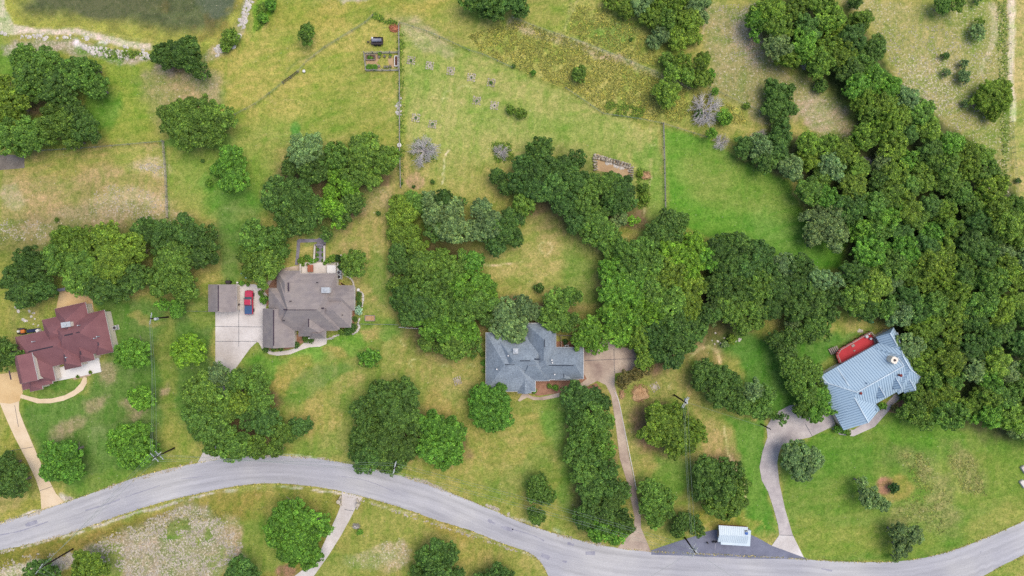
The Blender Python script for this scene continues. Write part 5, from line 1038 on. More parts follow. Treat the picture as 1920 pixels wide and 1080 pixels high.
cluster('brownish shrubby tree hugging the lower side of the brown drive court', None, per=99, items=[(1168,714,17,'brown','oak'),(1190,702,15,'mid','oak'),(1212,692,14,'brown','oak')])
cluster('the pair cut by the bottom edge', 'oaks at the bottom edge', [(806,1042,28,'dark'),(836,1036,26,'mid'),(822,1068,34,'dark'),(856,1078,18,'dark'),(784,1070,20,'dark'),(930,1082,26,'dark'),(902,1088,20,'dark'),(950,1080,16,'mid')])
cluster('the clump at the middle top edge', 'trees at the middle top edge', [(890,-4,26,'mid'),(926,4,32,'dark'),(960,-2,30,'dark'),(930,24,18,'dark'),(976,20,16,'mid'),(905,18,18,'mid')])
cluster('the large thicket at the top edge', 'trees of the thicket at the top', [(1148,4,20,'mid',J),(1174,16,22,'olive',J),(1204,6,26,'grey',J),(1236,4,26,'mid',J),(1268,6,28,'olive',J),(1302,10,26,'grey',J),(1222,34,24,'olive',J),(1254,38,26,'mid',J),(1288,42,28,'olive',J),(1312,34,18,'grey',J),(1240,66,20,'grey',J),(1272,72,24,'olive',J),(1300,68,20,'mid',J),(1226,80,16,'grey',J),(1322,4,14,'dark',J)])
cluster('the knot at the end of the dirt track', 'trees of the knot at the fence', [(1252,112,18,'mid',J),(1276,116,20,'olive'),(1258,138,20,'olive'),(1286,140,20,'mid'),(1314,118,20,'fresh'),(1318,146,20,'fresh'),(1332,140,12,'fresh'),(1300,158,10,'mid'),(1340,172,9,'olive')])
one(1248,177,27,'round olive juniper below the end of the dirt track',J,'olive'); one(1085,139,17,'single dark juniper in the tall yellow grass',J,'mid',1.1)
one(1358,222,18,'round green juniper right of the bare grey tree',J,'fresh'); one(1333,250,12,'small fresh green bush above the forest corner','oak','fresh')
one(963,124,5,'tiny dark bush on the grass boundary left of the other','shrub','dark'); one(1000,137,7,'tiny bush on the grass boundary right of the other','shrub','fresh'); one(1183,75,4,'tiny dark bush in the pale green grass below the top thicket','shrub','dark')
one(958,206,11,'left half of the elongated bush on the mown slope','shrub','olive'); one(978,213,12,'right half of the elongated bush on the mown slope','shrub','olive')
one(575,66,20,'single round tree in the open meadow right of the pond',tone='mid'); one(1400,198,8,'small bush on the fence at the edge of the right pasture','shrub','olive')
one(1416,42,22,'bright tree at the left side of the upper right grove','oak','fresh'); one(1414,66,14,'smaller bright tree just below the one left of the upper right grove','oak','fresh')
cluster('tall oval juniper left of the bare pink patch', None, per=99, items=[(1450,172,24,'mid',J),(1472,174,20,'mid',J),(1448,202,24,'dark',J),(1472,204,22,'mid',J),(1460,226,20,'olive',J)])
one(1538,160,16,'small juniper above the bare pink patch',J,'dark'); one(1601,5,17,'dark juniper on the top edge right of the grove',J,'dark'); one(1766,10,17,'left half of the tree pair at the top of the right pasture','oak','mid'); one(1792,8,18,'right half of the tree pair at the top of the right pasture','oak','mid')
one(1832,62,18,'grey green juniper on the pasture path',J,'grey'); one(1836,44,11,'smaller juniper above the grey green one on the pasture path',J,'olive'); one(1772,105,10,'highest of the small junipers in the right pasture',J,'dark'); one(1806,120,12,'grey green small juniper in the right pasture, upper of the stacked two',J,'grey'); one(1807,145,14,'grey green small juniper in the right pasture, lower of the stacked two',J,'grey'); one(1773,137,10,'leftmost low grey green juniper in the right pasture',J,'grey'); one(1809,194,9,'tiny blue green juniper left of the huge round juniper',J,'grey'); one(1831,0,10,'juniper on the top edge by the right hand path',J,'dark'); one(1908,339,6,'tiny bush on the far right fence','shrub','dark')
cluster('huge round dark juniper at the right edge of the speckled pasture', None, per=99, items=[(1848,172,24,'dark',J),(1872,170,22,'olive',J),(1838,192,22,'dark',J),(1866,194,26,'olive',J),(1880,184,16,'dark',J),(1860,214,18,'dark',J)])
one(436,72,16,'bushy green shrub in the rocky gully beside the pond','shrub','olive'); one(424,88,12,'lower green shrub in the rocky gully beside the pond','shrub','olive'); one(508,10,13,'upper leafy shrub right of the rocky gully','shrub','fresh'); one(494,34,12,'lower leafy shrub right of the rocky gully','shrub','fresh')
one(392,344,8,'small bright shrub left of the loose oak pair','shrub','fresh'); one(380,302,4,'tiny dark shrub left of the loose oak pair','shrub','dark')
tree(793,281,34,'dead','grey','large bare grey tree right of the long vertical fence'); tree(1324,204,35,'dead','grey','bare grey tree leaning at the tall grass edge below the dirt track'); tree(940,284,18,'dead','grey','bare grey brush heap in a weedy ring on the mown slope')
tree(1352,266,17,'dead','grey','small bare tree at the upper left corner of the forest'); tree(1425,262,22,'dead','grey','bare grey top among the forest edge trees above the bright field'); tree(1627,306,15,'dead','grey','bare white tree inside the dense wood'); tree(1729,564,9,'dead','grey','small bare grey top in the lower wood above the metal roof'); tree(1505,118,13,'dead','grey','bare grey branches in the lower side of the upper right grove'); tree(1318,224,12,'dead','grey','small bare tree in front of the leaning bare grey tree'); tree(1876,182,9,'dead','grey','bare grey twigs on top of the huge round juniper'); tree(1246,672,12,'dead','grey','bare grey branches at the lower edge of the wide oak mass')
one(1310,214,10,'dark low bush at the foot of the leaning bare tree','shrub','dark')
# garden shrubs about the houses
for x, y, r, tn, lb in ((496,561,10,'fresh','light green shrub between the red truck and the grey roof house'),(490,549,7,'mid','upper shrub between the red truck and the grey roof house'),(499,655,7,'dark','leftmost clipped shrub below the garage wing of the grey roof house'),(513,654,6,'mid','second clipped shrub below the garage wing of the grey roof house'),(527,653,7,'mid','third clipped shrub below the garage wing of the grey roof house'),(556,647,8,'dark','round shrub in the bend of the entry walk'),(574,634,8,'dark','left shrub before the porch gable of the grey roof house'),(584,638,6,'dark','right shrub before the porch gable of the grey roof house'),
    (653,621,11,'dark','large dark shrub below the right wing of the grey roof house'),(662,614,9,'dark','smaller dark shrub beside the large one at the right wing'),(666,598,6,'dark','dark shrub just below the blue grey shrub'),(674,570,6,'dark','third clipped ball from the top beside the grey roof house'),(672,559,6,'dark','second clipped ball from the top beside the grey roof house'),(674,551,5,'dark','topmost clipped ball beside the grey roof house'),(641,622,7,'mid','low shrub under the lower right eave of the grey roof house'),
    (672,582,9,'blue','blue grey shrub beside the right wing of the grey roof house'),(566,488,8,'olive','olive shrub at the upper left corner of the patio'),(576,483,7,'mid','mid green shrub above the patio left of the stair'),(584,489,6,'fresh','bright hedge end above the patio left of the stair'),(590,489,5,'fresh','short hedge piece against the stair wall left side'),(614,489,6,'fresh','bright hedge right of the garden stair'),(623,486,9,'olive','olive shrub right of the garden stair'),(635,484,9,'deep','dark shrub at the upper right corner of the patio'),(638,500,7,'deep','dark shrub right of the hot tub wall'),
    (596,468,4,'fresh','top left potted plant on the garden stair'),(606,468,3.5,'fresh','top right potted plant on the garden stair'),(595,478,4,'fresh','middle left potted plant on the garden stair'),(606,478,4,'olive','middle right potted plant on the garden stair'),(595,486,4,'fresh','bottom left potted plant on the garden stair'),(606,488,4,'mid','bottom right potted plant on the garden stair'),(609,494,4,'fresh','potted plant at the top edge of the patio'),(568,496,4,'mid','potted plant in the left corner of the patio'),(577,496,3.5,'mid','potted plant above the picnic table'),(632,495,3,'mid','small potted plant behind the hot tub'),
    (454,531,6,'fresh','bright shrub at the top of the concrete court'),(465,533,5,'mid','small shrub right of the bright one above the concrete court'),(1001,733,7,'fresh','bright shrub right of the slate house entry'),(1042,727,7,'fresh','bright shrub in the mulch bed below the slate roof'),(1030,724,5,'mid','small shrub in the mulch bed below the slate roof'),(907,680,7,'fresh','leafy shrub against the left wall of the slate roof house'),(909,694,6,'mid','lower shrub against the left wall of the slate roof house'),(905,664,6,'mid','upper shrub against the left wall of the slate roof house'),(1060,641,6,'deep','dark green shrub in the fenced nook of the slate roof house'),
    (1655,760,9,'fresh','clipped round shrub in the front corner of the metal roof house'),(1648,764,6,'mid','smaller clipped shrub in the front corner of the metal roof house'),(1676,765,9,'brown','dark bare looking shrub at the front of the metal roof house'),(1569,803,8,'fresh','left end of the low hedge under the lower corner of the metal roof'),(1581,808,8,'fresh','middle of the low hedge under the lower corner of the metal roof'),(1590,811,7,'mid','right end of the low hedge under the lower corner of the metal roof'),(1691,742,8,'mid','leafy shrub by the front path end of the metal roof house'),
    (1218,725*0+636,5,'olive','tiny shrub inside the wide oak mass'),(106,482+0,4,'olive','tiny sprig on the belt above the red roof house'),(753,344,4,'dark','tiny dark tuft on the fence below the dead tree'),(811,341,5,'dark','dark tuft right of the bare clay spot'),(776,350,4,'dark','dark tuft below the bare clay spot'),(710,400,5,'dark','dark tuft on the dry lane above the clearing'),(107,412,5,'mid','green tuft on the tan field edge'),(1372,636,10,'olive','upper thin shrub on the rough grass'),(1360,645,8,'grey','lower thin shrub on the rough grass left of the others'),
    (170,698,4,'olive','tiny shrub by the red house porch step'),(146,706,4,'olive','tiny shrub at the left of the porch step')):
    tree(x, y, r, 'shrub', tn, lb)
# the dense wood at the right
WOOD = [(1432,14),(1480,-8),(1534,-8),(1568,28),(1620,44),(1640,90),(1646,130),(1696,186),(1764,232),(1792,262),(1850,304),(1862,346),(1925,392),(1990,420),(1990,830),(1925,815),(1880,795),(1838,770),(1790,782),(1740,778),(1706,752),(1722,720),(1722,660),(1700,600),(1640,588),(1600,574),(1590,540),(1606,480),(1590,400),(1540,385),(1494,352),(1470,322),(1420,312),(1374,288),(1372,262),(1440,248),(1484,240),(1520,262),(1570,275),(1606,262),(1618,200),(1590,150),(1520,122),(1462,110),(1448,70)]
def inside(x, y, pts):
    ins = False; n = len(pts)
    for i in range(n):
        (ax, ay), (bx, by) = pts[i], pts[(i+1) % n]
        if (ay > y) != (by > y) and x < (bx-ax)*(y-ay)/(by-ay)+ax: ins = not ins
    return ins
pts = []; rr = random.Random(5)
for _ in range(9000):
    x, y = rr.uniform(1370, 1975), rr.uniform(-8, 825)
    if inside(x, y, WOOD) and all((x-a)**2+(y-b_)**2 > 29.5**2 for a, b_ in pts): pts.append((x, y))
cnt = {}
for x, y in pts:
    if x > 1945: continue
    zone = ('in the upper right grove' if y < 130 else 'in the narrow wood beside the speckled pasture' if y < 235 and x > 1560 else 'at the wood corner above the bright field' if x < 1560 and y < 360 else
            'in the upper wood by the pasture corner' if y < 330 else 'in the middle wood beyond the bright field' if y < 470 and x < 1760 else 'in the middle wood by the right frame edge' if y < 470 else
            'in the wood above the blue metal roof' if y < 610 and x < 1760 else 'in the deep wood at the right frame edge' if y < 640 else 'in the wood right of the blue metal roof' if y < 730 else 'along the lower wood edge above the lawn')
    q = rr.random(); kd = J if rr.random() < .55 else 'oak'
    tn = 'olive' if q < .42 else 'mid' if q < .66 else 'dark' if q < .84 else 'grey' if q < .92 else 'fresh'
    if x < 1500 and y > 230: tn = rr.choice(['grey','mid','dark'])
    r = rr.uniform(23, 33); sz = 'smaller' if r < 26 else 'mid sized' if r < 29.5 else 'larger'
    tree(x, y, r, kd, tn, f'{sz} {TONE[tn][1]} {"juniper" if kd == J else "oak"} {zone}', 'trees of the dense wood at the right')
cluster('wide grey green oak at the right tip of the bright field', None, [(1560,440,30),(1530,410,26),(1562,404,28),(1524,438,22)], tone='grey', per=99)
one(1704,651,29,'grey green tree hanging over the upper right corner of the metal roof','oak','grey'); one(1712,676,22,'smaller grey green tree over the right edge of the metal roof','oak','grey'); one(1712,770,28,'large mid green oak just below the right end of the metal roof','oak','mid'); one(1742,750,26,'mid green oak right of the front lawn corner of the metal roof house','oak','mid'); one(1736,786,22,'lower mid green oak on the lawn edge right of the metal roof house','oak','mid')
byl = {}
for o_ in C.objects:
    if o_.get('group') == 'trees of the dense wood at the right': byl.setdefault(o_['label'], []).append(o_)
for l_, os_ in byl.items():
    if len(os_) > 1:
        os_.sort(key=lambda q: (-q.location.y))
        wd = {2: ['upper','lower'], 3: ['topmost','middle','lowest'], 4: ['topmost','second highest','third highest','lowest']}.get(len(os_), ['topmost','second highest','third highest','fourth highest','fifth highest','lowest'])
        for q, w_ in zip(os_, wd): q['label'] = f'{w_} {l_}'
one(1646,399,18,'bright green crown among the dark middle wood','oak','light'); one(1738,598,18,'yellow green crown in the wood just above the metal roof','oak','light'); one(1818,512,12,'small yellow green crown in the deep wood','oak','light')
# ---------------------------------------------------------------- stuff nobody could count
def scatter(poly_, n, rnd):
    xs = [p[0] for p in poly_]; ys = [p[1] for p in poly_]; o = []
    while len(o) < n:
        x, y = rnd.uniform(min(xs), max(xs)), rnd.uniform(min(ys), max(ys))
        if inside(x, y, poly_): o.append((x, y))
    return o
def stones(name, areas, label, mat, smin=.12, smax=.4):
    rnd = random.Random(3); P_ = []; V = []; Fc = []
    base_v = np.array([(1,0,0),(.3,.9,.1),(-.8,.5,0),(-.7,-.6,.1),(.4,-.9,0),(.1,.1,.75)]); bf = [(0,1,5),(1,2,5),(2,3,5),(3,4,5),(4,0,5)]
    for poly_, n in areas:
        for x, y in scatter(poly_, n, rnd):
            if (mnoise.noise(Vector((x*.045, y*.045, 2))) < -.12): continue
            p = G(x, y); s = rnd.uniform(smin, smax)*rnd.random()**.7+.07; a = rnd.uniform(0, 6.3); k = len(V)*1; c_, s_ = math.cos(a), math.sin(a); sx = s*rnd.uniform(.7, 1.4)
            for v in base_v: V.append((p.x+v[0]*sx*c_-v[1]*s*s_, p.y+v[0]*sx*s_+v[1]*s*c_, v[2]*s*.7+.005))
            for f in bf: Fc.append(tuple(k+i for i in f))
    me = bpy.data.meshes.new(name); me.from_pydata(V, [], Fc); me.materials.append(mat); o = bpy.data.objects.new(name, me); C.objects.link(o); return tag(o, label, 'stones', kind='stuff')
stones('rocky_stubble', [([(150,1035),(230,992),(340,948),(385,952),(430,985),(460,1030),(420,1060),(370,1085),(240,1085),(200,1060)], 3000), ([(20,1085),(130,1035),(150,1050),(60,1090)], 700), ([(0,1050),(120,1030),(60,1060),(0,1075)],200)], 'pale limestone chips strewn in dry grass across the road', M['stone'], .08, .27)
stones('field_chips', [([(180,350),(230,345),(300,365),(316,372),(316,412),(230,415),(170,400)], 420), ([(0,410),(60,410),(100,425),(90,450),(0,452)], 260), ([(265,300),(312,315),(312,330),(260,316)], 200), ([(1640,60),(1760,40),(1860,110),(1830,230),(1800,250),(1700,170)], 1100), ([(1340,10),(1420,5),(1430,110),(1380,140)], 420)], 'pale chips in the dry upper fields', M['stone'], .05, .13)
stones('gully_rocks', [([(478,0),(468,25),(456,60),(440,88),(410,104),(392,108),(404,86),(440,72),(452,30),(462,0)], 210), ([(150,84),(280,100),(282,112),(210,108),(150,96)], 170), ([(0,60),(40,66),(150,60),(270,90),(270,96),(150,72),(30,76)], 90)], 'white limestone rocks in the gully and along the berm track', M['limestone'], .2, .6)
stones('verge_gravel', [([(742,894),(800,908),(845,930),(842,922),(800,902),(745,890)], 260), ([(480,852),(600,858),(640,864),(600,861),(480,856)], 160), ([(910,948),(958,970),(955,962),(912,944)], 160), ([(0,978),(75,955),(76,964),(0,984)], 200), ([(118,930),(138,934),(130,942),(122,942)], 90), ([(180,918),(360,866),(362,872),(180,924)], 200), ([(0,1034),(250,962),(380,928),(380,932),(250,966),(0,1040)], 320), ([(640,924),(1000,1042),(1000,1046),(640,928)], 160), ([(1045,1000),(1150,1024),(1150,1030),(1045,1006)], 160)], 'white gravel edging the road', M['stone'], .08, .26)
stones('yard_rocks', [([(1315,630),(1350,622),(1400,640),(1350,652)], 26), ([(26,575),(60,570),(75,615),(40,600)], 26), ([(1608,620),(1618,612),(1626,608),(1624,616),(1612,626)], 8), ([(1120,296),(1180,316),(1180,322),(1120,302)], 50),([(742,175),(752,175),(752,215),(742,215)],30)], 'scattered pale rocks in the yards', M['limestone'], .2, .5)
def grass(name, areas, label, col, h=.55, wd=.12, lean=.6):
    rnd = random.Random(9); P_ = []; 
    for poly_, n in areas: P_ += [(*G(x, y)[:2],) for x, y in scatter(poly_, n, rnd) if mnoise.noise(Vector((x*.06, y*.06, 5))) > -.25]
    n = len(P_); p = np.array(P_); a = rng.uniform(0, 6.28, n) + np.sin(p[:, 0]*.15)*1.5; L = h*rng.uniform(.5, 1.5, n)
    b0 = np.concatenate([p, np.zeros((n,1))], 1); d_ = np.stack([np.cos(a), np.sin(a), np.full(n, .55)], -1)*L[:, None]; sd = np.stack([-np.sin(a), np.cos(a), np.zeros(n)], -1)*wd*rng.uniform(.6,1.4,n)[:, None]
    v = np.stack([b0-sd*.5, b0+sd*.5, b0+d_*.6+sd*.6+[0,0,.06], b0+d_], 1).reshape(-1, 3)
    me = bpy.data.meshes.new(name); me.vertices.add(4*n); me.vertices.foreach_set('co', v.astype(np.float32).ravel()); me.loops.add(4*n); me.loops.foreach_set('vertex_index', np.arange(4*n, dtype=np.int32))
    me.polygons.add(n); me.polygons.foreach_set('loop_start', np.arange(0, 4*n, 4, dtype=np.int32)); me.update(calc_edges=True)
    at = me.attributes.new('leafvar', 'FLOAT_COLOR', 'FACE'); at.data.foreach_set('color', np.stack([rng.random(n), rng.random(n), np.zeros(n), np.ones(n)], -1).astype(np.float32).ravel())
    me.materials.append(M['blade']); o = bpy.data.objects.new(name, me); C.objects.link(o); o.color = (*col, 1); return tag(o, label, 'grass', kind='stuff')
grass('tall_dry_grass', [([(880,66),(960,36),(1060,68),(1240,150),(1390,205),(1400,232),(1238,228),(1130,212),(1090,178),(1000,142),(900,96)], 16000), ([(1070,10),(1170,20),(1235,110),(1225,128),(1070,66)], 3500)], 'tall yellow grass between the mown slope and the track', A(174,174,92), .42, .1)
grass('weeds', [([(1868,0),(1886,0),(1890,370),(1880,368),(1872,140)], 650), ([(484,10),(520,0),(510,30),(482,58)], 900), ([(416,60),(444,50),(440,84),(416,98)], 700), ([(745,60),(757,60),(757,340),(748,340)], 700), ([(1195,316),(1218,322),(1216,385),(1196,392)], 900), ([(190,92),(260,96),(280,112),(200,108)], 700), ([(778,262),(812,268),(822,300),(800,312),(770,300)], 500), ([(922,268),(958,268),(962,300),(930,306)], 700), ([(1130,186),(1210,205),(1200,224),(1140,214)],1200), ([(700,24),(745,42),(742,50),(700,34)],500)], 'green weeds along fences and brush heaps', A(122,154,60), .5, .13)
grass('coarse_meadow', [([(1690,850),(1740,850),(1750,920),(1720,915)], 450), ([(1770,840),(1830,860),(1850,930),(1800,920)], 500), ([(1745,900),(1790,920),(1770,1000),(1700,990),(1680,950)], 500), ([(0,1052),(640,925),(640,940),(300,965),(0,1070)],900)], 'coarse dry grass tufts in the lawn of the metal roof house', A(150,152,84), .3, .1)
vg = []
for crv in (tc, bc):
    for a, c_ in zip(crv[:-1], crv[1:]):
        if -20 < a[0] < 1940 and a[1] < 1085 and c_[0]-a[0] > .5: L = math.hypot(*(c_-a)); sg = -1 if crv is tc else 1; vg.append(([(a[0],a[1]-1.2+sg*.9), (c_[0],c_[1]-1.2+sg*.9), (c_[0],c_[1]+1.2+sg*.9), (a[0],a[1]+1.2+sg*.9)], int(L*1.5)))
grass('verge_grass', vg, 'short dry grass creeping over both edges of the road', A(186,178,112), .22, .12)
def heap(px, py, r, label, mat, squash=.8):
    o = G(px, py); mb = MB(); rnd = random.Random(int(px))
    mb.blob((o.x,o.y,.05), (r*.8,r*.8*squash,.5), 3, .5, 3)
    for _ in range(int(220*r)):
        a = rnd.uniform(0, 6.28); q_ = r*rnd.random()**.6; x, y = o.x+math.cos(a)*q_, o.y+math.sin(a)*q_*squash; b_ = rnd.uniform(0, 3.14); L = rnd.uniform(.2,.6); z = .45*(1-q_/r)+.08
        mb.cyl((x,y,z),(x+math.cos(b_)*L,y+math.sin(b_)*L,z+rnd.uniform(-.05,.2)),.04,.02,3,False)
    return tag(mb.build('brush_pile', mat, origin=(o.x,o.y,0)), label, 'brush pile')
heap(1200,738,2.1,'round straw coloured brush pile beside the brown drive',M['straw'],1.05); heap(740,54,1.2,'reddish brush pile at the top corner of the long fence',M['brush']); heap(1211,330,1.2,'pale brush pile right of the clay enclosure',M['straw']); heap(668,987,.8,'small grey stump pile beside the lower drive',M['grey_wood']); heap(1166,740,.6,'tiny straw pile against the brown drive edge',M['straw'],1.8)
# vegetable garden
o = G(715,116); t_ = empty('garden_fence', (o.x,o.y,0), 'grey wire and timber fence round the small vegetable garden', 'fence')
cs = [G(683.5,100.5), G(748,99.5), G(748,132.5), G(687,133.5)]
for a, c_ in zip(cs, cs[1:]+cs[:1]):
    L = (c_-a).length; n = max(2, int(L/1.6)); rz = math.atan2((c_-a).y,(c_-a).x); mm_ = (a+c_)/2; mb = MB(); mb.box((mm_.x,mm_.y,1.1),(L,.07,.08),rz); mb.box((mm_.x,mm_.y,.5),(L,.06,.08),rz); mb.box((mm_.x,mm_.y,.15),(L,.12,.2),rz); mb.build('rail', M['grey_wood'], t_)
    for k in range(n): p = a.lerp(c_, k/n); mb = MB(); mb.box((p.x,p.y,.7),(.16,.16,1.4),rz); mb.build('post', M['grey_wood'], t_)
sheet('garden_soil', [(685,102),(708,102),(712,110),(706,118),(714,124),(712,131),(689,132)], M['clay'], z1=.025); sheet('garden_soil', [(727,110),(738,108),(739,128),(730,124)], M['clay'], z1=.025)
def bed(px, py, sx, sy, label, frame='weathered', fill='soil'):
    o = G(px, py); t = empty('raised_bed', (o.x,o.y,0), label, 'raised bed')
    for dx, dy, a_, b_ in ((0,sy/2,sx,.14),(0,-sy/2,sx,.14),(sx/2,0,.14,sy-.14),(-sx/2,0,.14,sy-.14)): mb = MB(); mb.box((o.x+dx,o.y+dy,.25),(a_,b_,.5)); mb.build('board', M[frame], t)
    mb = MB(); mb.box((o.x,o.y,.2),(sx-.15,sy-.15,.3)); mb.build('soil', M[fill], t)
bed(695.5,108.5,2.1,1.1,'pale framed raised bed in the upper left of the vegetable garden'); bed(743.5,115.5,.75,2.3,'long white framed trough along the right side of the vegetable garden','white'); bed(697,127,2.6,.9,'raised bed with leafy rows in the lower left of the vegetable garden','grey_wood')
for x, y, lb in ((711.5,107.5,'first tub in the upper row of the vegetable garden'),(721.5,106.5,'second tub in the upper row of the vegetable garden'),(732,107,'third tub in the upper row of the vegetable garden'),(711.5,125,'first tub in the lower row of the vegetable garden'),(722,126,'second tub in the lower row of the vegetable garden'),(727,126,'third tub in the lower row of the vegetable garden'),(732,125.5,'fourth tub in the lower row of the vegetable garden')): tub('planter_tub',x,y,.26,.45,M['dark_stone'],'dark '+lb,'tub')
for x, y, r, tn, lb in ((693,108,5,'fresh','leafy crop in the pale framed bed'),(698,108.5,3,'fresh','small crop in the middle of the pale framed bed'),(691,126,5.5,'fresh','left leafy crop in the lower bed'),(698,125.5,6,'fresh','middle leafy crop in the lower bed'),(704,127,5.5,'fresh','right leafy crop in the lower bed'),(711.5,101,4.5,'light','bright yellow green plant on the upper garden fence'),(711.5,107,2.4,'mid','plant in the first upper garden tub'),(721.5,105.5,2.6,'mid','plant in the second upper garden tub'),(732,104,3.6,'fresh','plant behind the third upper garden tub'),(722,126,3,'fresh','plant in the second lower garden tub'),(727,126,2.6,'mid','plant in the third lower garden tub'),(732,125,3,'mid','plant in the fourth lower garden tub')): tree(x, y, r, 'shrub', tn, lb)
for i, (x, y, wd) in enumerate(RINGS[:7]+RINGS[7:]):
    tree(x, y, (3.2,0,0,2.5,3.6,2.8,2,3.2,3.2)[i] or 1.6, 'shrub', 'mid' if i in (0,4) else 'grey', f'sapling inside the square stone planter, {wd}')
# ---------------------------------------------------------------- fences
def post_mesh(hh, s): mb = MB(); mb.box((0,0,hh/2-.1),(s,s,hh)); o = mb.build('post', M['grey_wood']); me = o.data; bpy.data.objects.remove(o); return me
PM = post_mesh(1.45, .13); PS = post_mesh(1.3, .09)
def fence(px, label, sp=3.2, mesh=PM, rails=(.45,.8,1.15), rr_=.018, railmat='wire', wide=None):
    pts = [G(*p) for p in px]; t = empty('wire_fence', (*pts[0][:2],0), label, 'fence'); mb = MB()
    for a, c_ in zip(pts[:-1], pts[1:]):
        n = max(1, round((c_-a).length/sp)); rz = math.atan2((c_-a).y,(c_-a).x)
        for k in range(n): p = a.lerp(c_, k/n); inst('post', mesh, t, (p.x-t.location.x, p.y-t.location.y, 0), (0,0,rz))
        for z in rails:
            if wide: mm_ = (a+c_)/2; mb.box((mm_.x,mm_.y,z),((c_-a).length,.06,.1),rz)
            else: mb.cyl(a+Vector((0,0,z)), c_+Vector((0,0,z)), rr_, rr_, 4, False)
    inst('post', mesh, t, (pts[-1].x-t.location.x, pts[-1].y-t.location.y, 0)); mb.build('rails' if wide else 'wires', M[railmat], t)
fence([(748.5,48),(749.5,130),(750,200),(750,272),(752,352)],'long straight fence running down from the brush pile past the dead tree',2.6,PM,(.2,.5,.8,1.1,1.25),.03,'grey_wood')
fence([(700,30),(686,44),(610,90),(571,122),(561,135)],'wire fence running down left from the weedy corner',3.4,PS); fence([(532,157),(480,196),(442,216)],'wire fence continuing past the dark gate to the round clump',3.4,PS)
fence([(560,136.5),(546,147),(532,157)],'dark pipe gate in the meadow fence',1.7,PM,(.3,.7,1.1,1.3),.05,'dark')
fence([(750,44),(800,60),(850,82),(880,96),(905,103),(960,128)],'wire fence along the upper side of the mown slope',3.4,PS); fence([(960,33),(1000,50),(1040,64),(1100,84),(1160,108),(1232,138)],'wire fence above the dirt track',3.6,PS); fence([(1285,150),(1330,165),(1360,180),(1400,198),(1450,225)],'wire fence from the tree knot to the forest',3.6,PS)
fence([(1060,166),(1130,214),(1200,224),(1240,232),(1330,260)],'wire fence along the lower side of the tall yellow grass',3.4,PS)
fence([(1243,232),(1245,300),(1247,402)],'pale fence between the mown slope and the bright green field',2.8,PM,(.2,.5,.8,1.1,1.25),.03,'grey_wood')
fence([(308,265),(313,330),(316,408)],'timber fence along the right side of the tan field',2.6,PM,(.3,.7,1.1),.045,'grey_wood'); fence([(70,284),(180,277),(306,266)],'wire fence along the top of the tan field',3.6,PS)
fence([(670,607),(735,608),(749,609)],'thin wire fence between the stone edging and the oak mass',3.0,PS,(.5,.9,1.2),.03); fence([(749,613),(770,615),(795,616)],'pale rail fence at the foot of the oak mass',2.4,PM,(.6,1.1),.05,'white')
fence([(350,583),(390,583.5)],'thin wire fence left of the detached garage',2.4,PS); fence([(1888,0),(1890,140),(1893,230),(1905,372)],'fence with brush along the right pasture track',3.6,PS); fence([(1905,373),(1865,362)],'short wire fence at the pasture corner by the wood',3.0,PS)
fence([(1051,629),(1052,647)],'pale rail fence piece in the nook behind the slate roof',1.6,PM,(.5,1.1),.05,'weathered'); fence([(1043,627.5),(1070,629)],'pale rail fence across the nook behind the slate roof',1.6,PM,(.5,1.1),.05,'weathered'); fence([(1138,633),(1155,634.5)],'short dark rail fence at the tip of the brown drive court',1.6,PM,(.5,1.0),.05,'weathered'); fence([(1195,668),(1196,692)],'low rail at the right end of the brown drive court',1.6,PS,(.5,.9),.05,'dark')
# entrance pillars of the lower drive
for x, y, lb in ((637,938,'left stone entrance wing of the lower drive'),(673,944,'right stone entrance wing of the lower drive')):
    s = -1 if x < 650 else 1; o = G(x, y); t = empty('entrance_pillar', (o.x,o.y,0), lb, 'pillar', 'stone wings of the lower drive')
    mb = MB(); mb.cyl((o.x,o.y,0),(o.x,o.y,1.3),.42,.38,10); mb.cyl((o.x,o.y,1.3),(o.x,o.y,1.42),.48,.44,10); mb.build('pillar_shaft', M['stone'], t)
    for dy in (-.9, .9): mb = MB(); mb.box((o.x-s*.2, o.y+dy*.8, .3), (.34,1.0,.6), s*dy*.5); mb.build('wing_wall', M['stone'], t)
for x, y, lb in ((1919,880,'upper pale stone slab at the right frame edge'),(1917,907,'lower pale stone slab at the right frame edge')):
    o = G(x, y); mb = MB(); mb.cbox((o.x,o.y,.3),(1.0,2.0,.6),R(35),.15,.9); tag(mb.build('stone_slab', M['limestone'], origin=(o.x,o.y,0)), lb, 'stone slab')
